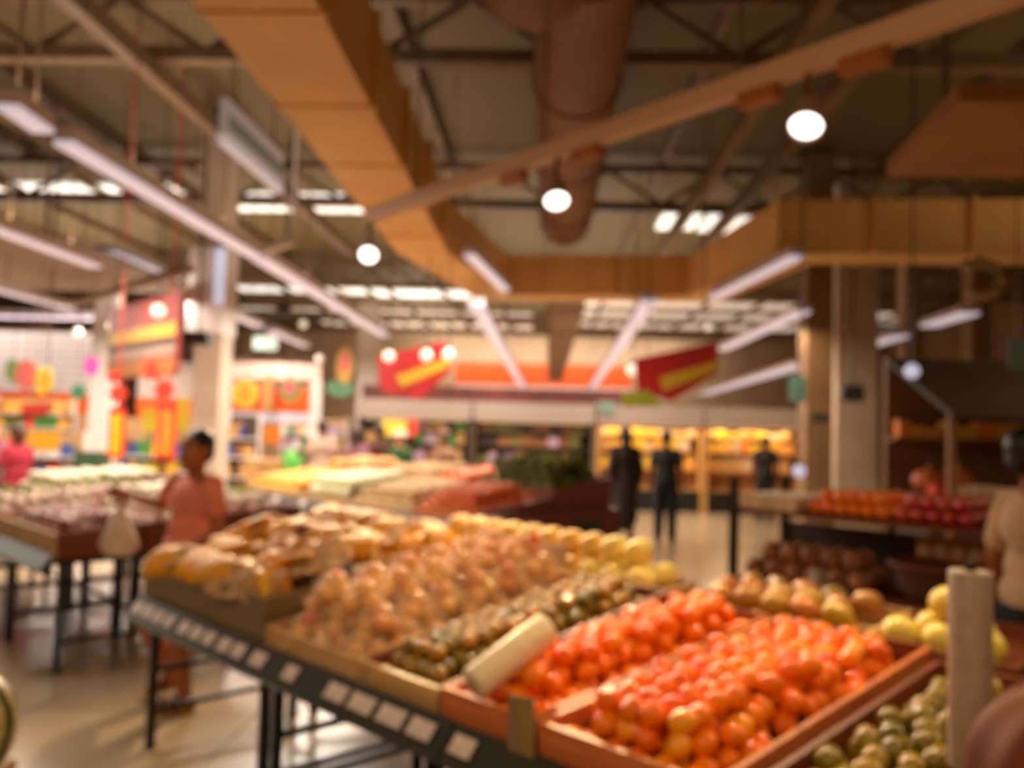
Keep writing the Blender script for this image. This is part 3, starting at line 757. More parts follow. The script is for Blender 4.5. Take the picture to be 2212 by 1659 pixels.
# bag rolls ---------------------------------------------------------------
def bag_roll(loc, rot, r, L, label, mat, holder=None):
    t = thing('bag_roll', label, 'plastic bag roll', loc); t.rotation_euler = rot
    bm = nb(); lathe(bm, [(.017, 0), (r * .96, 0), (r, .006), (r, L - .006), (r * .96, L), (.017, L), (.017, 0)], 28); obj('film', bm, mat, t, True)
    bm = nb(); lathe(bm, [(.0165, -.003), (.0165, L + .003), (.013, L + .003), (.013, -.003), (.0165, -.003)], 18); obj('core', bm, m_card, t, True)
    return t
rp0, rp1 = W(2.475, -.02, .862), W(2.50, .24, .985)
d = (rp1 - rp0).normalized()
t = bag_roll(rp0, d.to_track_quat('Z', 'Y').to_euler(), .050, .30, 'cream roll of plastic bags lying aslant on the corner of the orange crate', m_roll)
up = W(3.66, .42, .865)
bag_roll(up, (0, 0, 0), .046, .44, 'pinkish white roll of plastic bags standing upright at the right', m_rollw)
bm = nb(); tube(bm, [W(3.66, .42, .70), W(3.66, .42, 1.325)], .0115, 10)
tag(obj('roll_spindle', bm, m_black), 'thin dark spindle through the upright bag roll', 'spindle')
# grey olive ticket on the orange crate front
t = thing('crate_ticket', 'grey olive ticket leaning on the front board of the tomato crate', 'ticket', W(2.665, -.012, .785), TH)
t.rotation_euler = (-.08, -.12, TH)
bm = nb(); box(bm, -.05, .05, -.004, .004, -.075, .085, bev=.003); obj('card', bm, M('grey_olive_card', (150, 124, 74), .5, (128, 104, 62), 6), t)
bm = nb(); box(bm, -.046, -.01, -.0055, -.004, -.06, .075); obj('printed_band', bm, M('greyish_brown_print', (132, 106, 84), .5), t)
# watermelon at the left edge ------------------------------------------------
def melon_mat():
    m = bpy.data.materials.new('watermelon_rind'); m.use_nodes = True; nt = m.node_tree; b = nt.nodes['Principled BSDF']
    tc = nt.nodes.new('ShaderNodeTexCoord'); sp = nt.nodes.new('ShaderNodeSeparateXYZ'); at = nt.nodes.new('ShaderNodeMath'); at.operation = 'ARCTAN2'
    nt.links.new(tc.outputs['Object'], sp.inputs[0]); nt.links.new(sp.outputs[0], at.inputs[0]); nt.links.new(sp.outputs[1], at.inputs[1])
    ns = nt.nodes.new('ShaderNodeTexNoise'); ns.inputs['Scale'].default_value = 14; nt.links.new(tc.outputs['Object'], ns.inputs['Vector'])
    ma = nt.nodes.new('ShaderNodeMath'); ma.operation = 'MULTIPLY_ADD'; ma.inputs[1].default_value = 9.0; nt.links.new(at.outputs[0], ma.inputs[0]); 
    m2 = nt.nodes.new('ShaderNodeMath'); m2.operation = 'MULTIPLY'; m2.inputs[1].default_value = 3.4; nt.links.new(ns.outputs['Fac'], m2.inputs[0]); nt.links.new(m2.outputs[0], ma.inputs[2])
    si = nt.nodes.new('ShaderNodeMath'); si.operation = 'SINE'; nt.links.new(ma.outputs[0], si.inputs[0])
    rp = nt.nodes.new('ShaderNodeValToRGB'); rp.color_ramp.elements[0].position = .35; rp.color_ramp.elements[0].color = lin((186, 170, 108)); rp.color_ramp.elements[1].position = .62; rp.color_ramp.elements[1].color = lin((36, 62, 24))
    nt.links.new(si.outputs[0], rp.inputs[0]); nt.links.new(rp.outputs[0], b.inputs['Base Color']); b.inputs['Roughness'].default_value = .3
    return m
wp = P(-52, 1560, .72)
wm = fruit_mesh('watermelon', .135, 1.22, .06, 0, 0, melon_mat(), 32)
o = put('watermelon', wm, None, None, wp + Vector((-.03, 0, -.02)), (0, .12, .4)); tag(o, 'large green striped watermelon cut off by the left edge', 'watermelon')
bm = nb(); tube(bm, [Vector((0, 0, .155)), Vector((.006, 0, .175)), Vector((.018, 0, .185))], .006, 8); obj('stem', bm, m_green_st, o)
t = thing('fruit_stand', 'low brown stand under the watermelon at the left edge', 'stand', (wp.x - .13, wp.y, 0))
zt = wp.z - .02 - .155
bm = nb(); box(bm, -.2, .14, -.2, .2, zt - .03, zt, bev=.005); obj('top_board', bm, m_card, t)
for x in (-.17, .11):
    for y in (-.17, .17):
        bm = nb(); box(bm, x - .02, x + .02, y - .02, y + .02, 0, zt - .03); obj('leg', bm, m_card, t)
# large brown squash at the lower right corner
m_sq = M('brown_squash_skin', (112, 52, 18), .65, (92, 42, 15), 7, spec=.25)
sq = fruit_mesh('squash', .195, .92, .15, 9, .035, m_sq, 54)
q = P(2300, 1672, .88)
o = put('squash', sq, None, None, W(3.92, .24, .965), (.2, .1, 0)); tag(o, 'large reddish brown squash in the lower right corner', 'squash')
bm = nb(); tube(bm, [Vector((0, 0, .12)), Vector((.01, 0, .165)), Vector((.03, 0, .185))], [.022, .016, .018], 8); obj('stem', bm, m_crown, o)
# placards behind bag fruit
bm = nb(); box(bm, -.30, .30, -.006, .006, -.05, .05, bev=.003)
tag(obj('shelf_board', bm, M('greyish_beige_board', (176, 150, 112), .5), loc=W(1.42, 1.19, 1.03), rot=(-.25, 0, TH)), 'greyish beige board standing between the bagged fruit and the melon tray', 'board')

# ------------------------------------------------------------------ LEFT ROW produce
m_turn = M('turnip_skin', (236, 222, 200), .35, (214, 150, 150), 9, rnd=[(246, 236, 214), (236, 206, 196), (240, 234, 200), (230, 186, 184)])
m_leafp = M('pale_green_leaf', (214, 214, 140), .5, (176, 186, 96), 20)
turn = fruit_mesh('turnip', .038, .95, -.12, 0, 0, m_turn, 14)
def leaf_tuft(name, r, h, n, mat):
    bm = nb()
    c = bm.verts.new((0, 0, 0))
    for k in range(n):
        a = 2 * PI * k / n; p = [Vector((math.cos(a) * r * q, math.sin(a) * r * q, h * z)) for q, z in ((.25, .4), (.7, .9), (1.2, .95))]
        sd = Vector((-math.sin(a), math.cos(a), 0))
        rows = [(bm.verts.new(pp - sd * ww), bm.verts.new(pp + sd * ww)) for pp, ww in zip(p, (r * .18, r * .34, r * .12))]
        bm.faces.new((c, rows[0][0], rows[0][1]))
        for A, B in zip(rows, rows[1:]): bm.faces.new((A[0], B[0], B[1], A[1]))
    bmesh.ops.solidify(bm, geom=bm.faces[:], thickness=.002)
    m = me(name, bm, True); m.materials.append(mat); return m
tuft = leaf_tuft('leaves', .026, .055, 5, m_leafp)
m_shal = M('shallot_skin', (116, 46, 34), .3, rnd=[(120, 44, 30), (150, 60, 40), (92, 36, 28), (214, 178, 160)], coat=.3)
shal = fruit_mesh('shallot', .036, 1.0, -.25, 0, 0, m_shal, 14)
stmp = me('stem', tube(nb(), [Vector((0, 0, .034)), Vector((0, 0, .052))], [.006, .004], 6)); stmp.materials.append(m_crown)
LA = Crate(-2.60, -1.54, .06, .62, .86, .90, 'cardboard fronted crate of dark red shallots at the near end of the left row', (m_card, m_wood_d, m_wood_d), deep=.05)
LB = Crate(-2.60, -1.54, .64, 1.78, .90, .97, 'red brown wooden crate of turnips behind the shallots, left row', (m_wood_d, m_wood_d, m_wood_d), deep=.05)
LC = Crate(-3.70, -2.62, .06, 1.20, .86, .96, 'cardboard fronted crate of pinkish turnips at the left edge', (m_card, m_card, m_wood_d), deep=.04)
LD = Crate(-3.70, -2.62, 1.22, 1.78, .92, .98, 'wooden crate of white garlic at the back of the left row', (m_wood_d, m_wood_d, m_wood_d), deep=.05)
LE = Crate(-4.80, -3.72, .64, 1.78, .92, .98, 'crate of white cauliflowers at the far end of the left row', (m_wood_d, m_wood_d, m_wood_d), deep=.05)
def p_shal(p, L):
    o = put('shallot', shal, None, None, p, rrot()); o.scale = (.96,) * 3
    tag(o, 'dark red shallot in the near crate of the left row' if L == 0 else 'dark red shallot on top in the near crate of the left row', 'shallot', 'shallots below' if L == 0 else 'shallots on top'); put('stem', stmp, None, o)
fill(LA, .044, p_shal, 2, .15, .85, .6)
def mk_turn(where):
    def p_turn(p, L):
        o = put('turnip', turn, None, None, p, rrot())
        tag(o, 'pinkish white turnip with pale green leaves ' + where + ('' if L == 0 else ', on top'), 'turnip', 'turnips ' + where + ('' if L == 0 else ', on top'))
        put('leaves', tuft, None, o, (0, 0, .03))
    return p_turn
fill(LB, .056, mk_turn('behind the shallots'), 2, .2, .75, .6)
fill(LC, .062, mk_turn('at the left edge'), 2, .2, .75, .6)
m_gar = M('garlic_skin', (236, 220, 196), .45, (216, 196, 172), 14, rnd=[(240, 226, 204), (226, 206, 180), (244, 232, 216)])
gar = fruit_mesh('garlic', .035, .85, -.3, 8, .05, m_gar, 16)
def mk_gar(lab, grp, r=1.0):
    def f(p, L):
        o = put('garlic', gar, None, None, p, rrot(), (r,) * 3); tag(o, lab + ('' if L == 0 else ', on top'), 'garlic', grp + ('' if L == 0 else ', on top'))
    return f
fill(LD, .045, mk_gar('white garlic bulb at the back of the left row', 'garlic in the left row'), 2, .15, .85, .6)
m_caul = M('cauliflower_curd', (238, 226, 196), .6, (220, 204, 168), 40, bump=.5)
caul = fruit_mesh('curd', .07, .75, .02, 7, .05, m_caul, 28); cl_leaf = leaf_tuft('leaves', .085, .07, 7, m_leafp)
def mk_caul(lab, grp):
    def f(p, L):
        o = tag(put('cauliflower', caul, None, None, p, (R_.uniform(-.2, .2), R_.uniform(-.2, .2), R_.uniform(0, 6))), lab + ('' if L == 0 else ', on top'), 'cauliflower', grp + ('' if L == 0 else ', on top'))
        put('leaves', cl_leaf, None, o, (0, 0, -.05))
    return f
fill(LE, .085, mk_caul('white cauliflower at the far end of the left row', 'cauliflowers in the left row'), 2, .1, .7, .5)
# small scale plate under the left tables
bm = nb(); lathe(bm, [(0, .0), (.12, .0), (.13, .015), (.12, .02), (0, .012)], 20)
tag(obj('metal_tray', bm, M('grey_tray', (150, 136, 116), .4), loc=W(-1.85, 1.2, .395)), 'small grey tray on the low bars under the left table', 'tray')
t = thing('low_shelf', 'low bar shelf carrying the grey tray under the left table', 'shelf', W(-1.98, 1.08), TH)
bm = nb(); box(bm, 0, .26, 0, .26, .37, .394); obj('board', bm, m_black, t)
for x in (.02, .24):
    bm = nb(); box(bm, x - .01, x + .01, .12, .14, 0, .37); obj('leg', bm, m_black, t)

# ------------------------------------------------------------------ MIDDLE ROW produce
MA = Crate(-2.46, -1.54, 3.58, 4.55, .80, .94, 'wooden crate of orange carrots at the near end of the middle row', (m_wood_o, m_wood_d, m_wood_d), deep=.04)
MB_ = Crate(-3.55, -2.48, 3.58, 4.55, .80, .92, 'crate of cream potatoes in the middle row', (m_card, m_wood_d, m_wood_d), deep=.04)
MC = Crate(-4.60, -3.57, 3.58, 4.55, .80, .92, 'crate of white cabbages in the middle row', (m_card, m_wood_d, m_wood_d), deep=.04)
MD = Crate(-5.90, -4.62, 3.58, 4.55, .80, .92, 'crate of golden yellow fruit at the left end of the middle row', (m_card, m_wood_d, m_wood_d), deep=.04)
ME = Crate(-2.75, -1.54, 4.57, 5.46, 1.0, 1.12, 'crate heaped with leafy greens behind the carrots', (m_wood_d, m_wood_d, m_wood_d), deep=.05)
MH = Crate(-3.42, -2.77, 4.57, 5.46, .98, 1.08, 'crate of orange and golden fruit left of the leafy greens', (m_wood_d, m_wood_d, m_wood_d), deep=.05)
MF = Crate(-4.70, -3.44, 4.57, 5.46, .98, 1.08, 'wide crate of pale ginger roots at the back of the middle row', (m_wood_d, m_wood_d, m_wood_d), deep=.05)
MG = Crate(-5.90, -4.72, 4.57, 5.46, .98, 1.06, 'crate of orange yellow papayas at the back left of the middle row', (m_wood_d, m_wood_d, m_wood_d), deep=.05)
m_car = M('carrot_skin', (230, 104, 46), .4, rnd=[(226, 92, 38), (236, 116, 56), (240, 128, 66)])
bm = nb(); tube(bm, [Vector((x, 0, 0)) for x in (-.085, -.08, -.06, 0, .06, .088)], [.006, .016, .021, .018, .011, .002], 10)
car = me('carrot', bm, True); car.materials.append(m_car)
ctop = me('stalk', tube(nb(), [Vector((-.082, 0, 0)), Vector((-.10, 0, .004))], [.008, .006], 6)); ctop.materials.append(m_leafp)
yy = .06
lay = [(0, 0)]
for L in range(5):
    yy = .11 + L * .03
    while yy < .87 - L * .03:
        xx = .05 + L * .04
        while xx < .88 - L * .04:
            p = W(MA.s0 + xx, MA.v0 + yy, MA.base(yy) + .022 + L * .04)
            o = put('carrot', car, None, None, p, (R_.uniform(-.1, .1), R_.uniform(-.1, .1), TH + PI / 2 + R_.uniform(-.3, .3)))
            top = L == 4
            tag(o, 'orange carrot on top of the heap in the middle row' if top else 'orange carrot lower in the heap in the middle row', 'carrot', 'carrots on top' if top else 'carrots below'); put('stalk', ctop, None, o)
            xx += .062
        yy += .155
m_pot = M('potato_skin', (222, 186, 132), .6, (204, 166, 112), 12, rnd=[(226, 192, 140), (212, 174, 120), (232, 204, 158)])
pot = fruit_mesh('potato', .042, .75, .0, 3, .06, m_pot, 14)
def mk(name, mesh, lab, grp, cat, part=None, pz=(0, 0, 0), sc=1.0, flat=False):
    def f(p, L):
        o = put(name, mesh, None, None, p, (R_.uniform(-.15, .15), R_.uniform(-.15, .15), R_.uniform(0, 6)) if flat else rrot(), (sc,) * 3)
        tag(o, lab + ('' if L == 0 else ', on top'), cat, grp + ('' if L == 0 else ', on top'))
        if part: put(*part, None, o, pz)
    return f
fill(MB_, .045, mk('potato', pot, 'cream potato in the middle row', 'potatoes in the middle row', 'potato'), 3, .15, .78, .9)
m_gin = M('ginger_skin', (224, 190, 140), .6, (206, 168, 116), 16)
bm = nb()
for p0, p1, r in ((Vector((-.06, 0, 0)), Vector((.06, .01, 0)), .02),): tube(bm, [p0, p0.lerp(p1, .2), p0.lerp(p1, .5), p0.lerp(p1, .8), p1], [.008, r, r * 1.1, r, .008], 10)
gin = me('ginger_root', bm, True); gin.materials.append(m_gin)
knob = me('knob', tube(nb(), [Vector((0, 0, 0)), Vector((.01, .03, .004)), Vector((.014, .055, .006)), Vector((.015, .062, .006))], [.014, .016, .013, .004], 8), True); knob.materials.append(m_gin)
fill(MF, .062, mk('ginger_root', gin, 'pale knobbly ginger root at the back of the middle row', 'ginger in the middle row', 'ginger', ('knob', knob), sc=1.0, flat=True), 3, .2, .45, .6)
m_gold = M('golden_fruit_skin', (236, 166, 44), .35, rnd=[(238, 172, 50), (228, 150, 36), (240, 186, 70)])
orr_m = fruit_mesh('golden_fruit', .048, .92, .1, 0, 0, m_ora, 16)
gold = fruit_mesh('golden_fruit', .048, .9, .1, 0, 0, m_gold, 16)
fill(MD, .05, mk('golden_fruit', gold, 'golden yellow round fruit at the left end of the middle row', 'golden fruit in the middle row', 'fruit'), 2, .15, .85, .7)
m_cab = M('white_cabbage_leaf', (236, 226, 190), .5, (214, 214, 160), 10, rnd=[(238, 230, 200), (228, 220, 176), (244, 236, 214)])
cab = fruit_mesh('cabbage', .075, .9, .03, 5, .04, m_cab, 20)
cableaf = leaf_tuft('outer_leaves', .085, .06, 6, m_cab)
fill(MC, .08, mk('cabbage', cab, 'pale white cabbage in the middle row', 'cabbages in the middle row', 'cabbage', ('outer_leaves', cableaf), (0, 0, -.055), flat=True), 2, .15, .8, .6)
m_pap = M('papaya_skin', (226, 160, 66), .4, (206, 120, 50), 8, rnd=[(228, 166, 70), (216, 140, 54), (232, 180, 90)])
pap = oblong_mesh('papaya', .055, .18, m_pap, 0, .35, 14)
fill(MG, .085, mk('papaya', pap, 'orange yellow papaya at the back left of the middle row', 'papayas in the middle row', 'papaya', flat=True), 2, .1, .6, .4)
m_let = M('lettuce_leaf', (112, 116, 40), .5, (146, 140, 60), 14, rnd=[(104, 110, 36), (134, 128, 46), (90, 98, 34), (150, 138, 58)])
def lettuce_mesh():
    bm = nb()
    for ring, (n, r, h, tilt_) in enumerate(((7, .10, .05, 1.1), (6, .075, .085, .7), (5, .05, .11, .35))):
        for k in range(n):
            a = 2 * PI * k / n + ring * .4; dirv = Vector((math.cos(a), math.sin(a), 0)); sd = Vector((-math.sin(a), math.cos(a), 0))
            rows = []
            for q, ww in ((.0, .018), (.5, .05), (.85, .055), (1.0, .03)):
                c = dirv * (r * q * math.sin(tilt_) + .01) + Vector((0, 0, h * q)); 
                rows.append([bm.verts.new(c + sd * ww * e + Vector((0, 0, .012 * (abs(e)) + R_.uniform(-.006, .006)))) for e in (-1, 0, 1)])
            for A, B in zip(rows, rows[1:]):
                for e in (0, 1): bm.faces.new((A[e], A[e + 1], B[e + 1], B[e]))
    bmesh.ops.solidify(bm, geom=bm.faces[:], thickness=.002)
    m = me('lettuce', bm, True); m.materials.append(m_let); return m
let = lettuce_mesh(); letheart = fruit_mesh('heart', .035, 1.1, 0, 0, 0, m_leafp, 12)
fill(ME, .088, mk('lettuce', let, 'leafy green lettuce behind the carrots', 'lettuces behind the carrots', 'lettuce', ('heart', letheart), (0, 0, .03), flat=True), 3, .2, .62, .5, lo=-.05)
fill(MH, .05, mk('golden_fruit', orr_m, 'orange round fruit left of the leafy greens in the middle row', 'orange fruit by the greens', 'fruit'), 2, .15, .85, .7)
# dark wooden end of the middle row
t = thing('end_panel', 'dark red brown wooden panel closing the near end of the middle row', 'panel', W(-1.495, 3.56), TH)
bm = nb(); box(bm, 0, .03, 0, 1.94, .0, .78, bev=.004); obj('board', bm, m_wood_d, t)
bm = nb(); box(bm, .03, .045, 1.25, 1.65, .40, .70, bev=.003); obj('notice', bm, M('dark_green_notice', (44, 58, 34), .5), t)
bm = nb(); box(bm, -.01, .045, 0, 1.94, .78, .80, bev=.003); obj('cap_rail', bm, m_wood_d, t)

# ------------------------------------------------------------------ RIGHT RACK
def rack(s0, s1, v0, v1, shelves, top, label):
    t = thing('shelf_rack', label, 'rack', W(s0, v0), TH)
    L, D = s1 - s0, v1 - v0
    for x in (0, L):
        for y in (0, D):
            bm = nb(); box(bm, x - .022, x + .022, y - .022, y + .022, 0, top); obj('post', bm, m_black, t)
    for z in shelves:
        bm = nb(); box(bm, .022, L - .022, 0, D, z - .03, z, bev=.003); obj('shelf', bm, m_wood_d, t)
    bm = nb(); box(bm, .02, L - .02, D - .01, D + .005, .1, top - .3); obj('back_panel', bm, M('dark_brown_board', (62, 40, 22), .6), t)  # dark sheet put in so the space below the shelves looks shaded
    bm = nb(); box(bm, .02, L - .02, -.02, 0.0, .02, .45); obj('kick_panel', bm, M('dark_brown_board', (62, 40, 22), .6), t)
    return t
rack(1.45, 2.92, 3.0, 3.62, (.50, .74, 1.16), 1.34, 'dark shelf rack with brown and red produce at right, behind the mangoes')
m_pack = lambda n, c: M('package_' + n, c, .4, rnd=[tuple(max(0, x - 14) for x in c), c, tuple(min(255, x + 10) for x in c)])
def pack_mesh(mat):
    m = me('package', box(nb(), -.5, .5, -.5, .5, 0, 1, bev=.03)); m.materials.append(mat); return m
PK = {n: pack_mesh(m_pack(n, c)) for n, c in dict(cream=(214, 184, 150), orange=(232, 132, 58), red=(206, 52, 40), yellow=(230, 186, 60), brown=(132, 84, 48), blue=(52, 80, 150), white=(228, 218, 216), green=(62, 132, 60), pink=(222, 120, 130), tan=(200, 154, 96), dark=(58, 42, 30), lime=(140, 190, 60), gold=(226, 166, 70), mauve=(170, 140, 160), olive=(112, 108, 56)).items()}
labm = me('front_label', box(nb(), -.36, .36, -.515, -.498, .25, .8)); labm.materials.append(M('package_label', (236, 226, 214), .4))
def pack(kind, loc, rz, dim, label, group, front=False):
    o = put('package', PK[kind], None, None, loc, (0, 0, rz), dim); tag(o, label, 'package', group)
    if front: put('front_label', labm, None, o)
    return o
apple = fruit_mesh('apple', .04, .9, .2, 0, 0, M('red_apple_skin', (196, 40, 34), .25, rnd=[(204, 44, 36), (186, 34, 34), (214, 84, 54)], coat=.3), 16)
orr = fruit_mesh('orange', .04, .94, .06, 0, 0, m_ora, 16)
for i in range(5):
    for j in range(3):
        pack('cream', W(1.53 + i * .075, 3.06 + j * .17, 1.161), TH, (.07, .15, .085), 'cream package at the left end of the top rack shelf', 'cream packages on the rack')
for i in range(6):
    for j in range(5):
        o = put('orange', orr, None, None, W(1.95 + i * .078, 3.06 + j * .1, 1.161 + .037), rrot()); tag(o, 'orange on the top rack shelf, left of the red apples', 'orange', 'oranges on the rack'); put('calyx', navel, None, o, (0, 0, .034))
    if i < 5:
        for j in range(4):
            o = put('orange', orr, None, None, W(1.99 + i * .078, 3.11 + j * .1, 1.161 + .098), rrot()); tag(o, 'orange on top of the others on the rack shelf', 'orange', 'upper oranges on the rack')
for i in range(5):
    for j in range(5):
        o = put('apple', apple, None, None, W(2.44 + i * .082, 3.06 + j * .1, 1.161 + .037), rrot()); tag(o, 'red apple on the top rack shelf at right', 'apple', 'apples on the rack'); put('stem', stmp, None, o)
    if i < 4:
        for j in range(4):
            o = put('apple', apple, None, None, W(2.48 + i * .082, 3.11 + j * .1, 1.161 + .1), rrot()); tag(o, 'red apple on top of the other apples on the rack', 'apple', 'upper apples on the rack'); put('stem', stmp, None, o)
m_coc = M('brown_coconut_husk', (150, 88, 46), .6, (112, 62, 32), 18, rnd=[(196, 124, 68), (170, 100, 54), (206, 138, 84)], bump=.3)
coc = fruit_mesh('coconut', .062, .95, -.04, 0, 0, m_coc, 18)
for i in range(6):
    for j in range(3):
        for L in range(2):
            if L and (i == 5 or j == 2): continue
            o = put('coconut', coc, None, None, W(1.56 + i * .128 + L * .064, 3.08 + j * .13 + L * .06, .741 + .06 + L * .1), rrot()); tag(o, 'brown coconut on the lower rack shelf' if not L else 'brown coconut on top on the lower rack shelf', 'coconut', 'coconuts on the rack' if not L else 'upper coconuts on the rack')
bm = nb(); lathe(bm, [(0, 0), (.09, .0), (.13, .05), (.14, .12), (.10, .19), (.03, .23), (.045, .27), (0, .255)], 22)
for v in bm.verts: v.co *= 1 + .05 * noise.noise(v.co * 18)
tag(obj('sack', bm, M('greyish_beige_sack', (170, 146, 120), .6, (150, 126, 102), 14), None, True, loc=W(2.08, 2.84, .60)), 'greyish beige tied sack in front of the coconuts', 'sack')
t = thing('crate_stool', 'low dark crate under the beige sack', 'crate', W(1.90, 2.68), TH)
bm = nb(); box(bm, 0, .36, 0, .30, 0, .595, bev=.006); obj('body', bm, M('dark_brown_board', (62, 40, 22), .6), t)
bm = nb(); box(bm, .04, .32, -.008, 0, .30, .52); obj('front_slat', bm, m_wood_d, t)
t = thing('wicker_basket', 'dark brown wicker bowl on the rack at right', 'basket', W(2.60, 3.10, .742))
bm = nb(); lathe(bm, [(0, .0), (.12, .0), (.19, .08), (.225, .19), (.235, .20), (.22, .20), (.18, .085), (.11, .02), (0, .02)], 36)
obj('bowl', bm, M('dark_wicker', (112, 58, 28), .55, (74, 36, 18), 40, bump=.8, stretch=(1, 1, 6)), t, True)
bm = nb(); lathe(bm, [(.218, .195), (.240, .195), (.244, .208), (.230, .218), (.216, .208), (.218, .195)], 36); obj('rim', bm, m_wood_d, t, True)
for i in range(5):
    for j in range(2):
        pack('orange', W(2.45 + i * .088, 3.36 + j * .11, .941), TH, (.08, .09, .115), 'orange package with a pale label behind the wicker bowl', 'orange packages on the rack', j == 0)
t = thing('step_shelf', 'small raised step under the orange packages on the rack', 'shelf', W(2.38, 3.28, .741), TH)
bm = nb(); box(bm, 0, .46, .05, .28, .17, .199); obj('board', bm, m_wood_d, t)
for x in (0.0, .44):
    bm = nb(); box(bm, x, x + .02, .05, .28, 0, .17); obj('side', bm, m_wood_d, t)
# right neighbour counter behind the near table
t = thing('side_counter', 'dark wooden counter beside the person at the right edge', 'counter', W(3.55, 3.0), TH)
bm = nb(); box(bm, 0, 1.4, 0, .7, 0, .86, bev=.01); obj('body', bm, M('dark_brown_board', (62, 40, 22), .6), t)
bm = nb(); box(bm, -.02, 1.42, -.02, .72, .86, .89, bev=.004); obj('top', bm, m_wood_d, t)
for i, (k, d_) in enumerate((('tan', (.16, .12, .09)), ('cream', (.12, .14, .12)), ('blue', (.14, .10, .07)), ('white', (.12, .1, .1)))):
    pack(k, W(3.62 + i * .22, 3.14, .891), TH, d_, ['tan box on the dark counter at right', 'cream box on the dark counter at right', 'blue box on the dark counter at right', 'white box on the dark counter at right'][i], None, True)

# ------------------------------------------------------------------ PEOPLE
def capsule(bm, p0, p1, r0, r1, n=14):
    d = p1 - p0
    if d.length < 1e-6: d = Vector((0, 0, 1e-4)); p1 = p0 + d
    x, y, dz = frame_from(p0, p1)
    rings = []
    for a in (-90, -60, -30, 0): rings.append((p0 + dz * (r0 * math.sin(math.radians(a))), r0 * math.cos(math.radians(a))))
    for a in (0, 30, 60, 90): rings.append((p1 + dz * (r1 * math.sin(math.radians(a))), r1 * math.cos(math.radians(a))))
    prev = None
    for c, r in rings:
        r = max(r, r0 * .02)
        cur = [bm.verts.new(c + (x * math.cos(2 * PI * k / n) + y * math.sin(2 * PI * k / n)) * r) for k in range(n)]
        if prev:
            for k in range(n): bm.faces.new((prev[k], prev[(k + 1) % n], cur[(k + 1) % n], cur[k]))
        else: bm.faces.new(list(reversed(cur)))
        prev = cur
    bm.faces.new(prev)
def ellipsoid(bm, c, rx, ry, rz, rot=None, n=18):
    r = bmesh.ops.create_uvsphere(bm, u_segments=n, v_segments=n // 2 + 2, radius=1)
    mt = Matrix.Translation(c) @ (rot.to_4x4() if rot is not None else Matrix.Identity(4)) @ Matrix.Diagonal((rx, ry, rz, 1))
    bmesh.ops.transform(bm, matrix=mt, verts=r['verts'])
def skin(name, bm, mat, parent, voxel, smooth=4):
    """unite overlapping volumes into one continuous surface"""
    bmesh.ops.recalc_face_normals(bm, faces=bm.faces)
    m0 = bpy.data.meshes.new(name + '_raw'); bm.to_mesh(m0); bm.free()
    o = bpy.data.objects.new(name, m0); COL.objects.link(o)
    md = o.modifiers.new('r', 'REMESH'); md.mode = 'VOXEL'; md.voxel_size = voxel
    sm = o.modifiers.new('s', 'SMOOTH'); sm.factor = .5; sm.iterations = smooth
    dg = bpy.context.evaluated_depsgraph_get(); dg.update()
    m1 = bpy.data.meshes.new_from_object(o.evaluated_get(dg)); m1.name = name
    o.modifiers.clear(); o.data = m1; bpy.data.meshes.remove(m0)
    m1.materials.clear(); m1.materials.append(mat)
    m1.polygons.foreach_set('use_smooth', [True] * len(m1.polygons))
    if parent: o.parent = parent
    return o
m_eye = M('eye_white', (214, 206, 196), .3); m_iris = M('dark_iris', (24, 16, 12), .2); m_lip = M('lips', (128, 62, 50), .5)
def lerp(a, b, t): return a + (b - a) * t
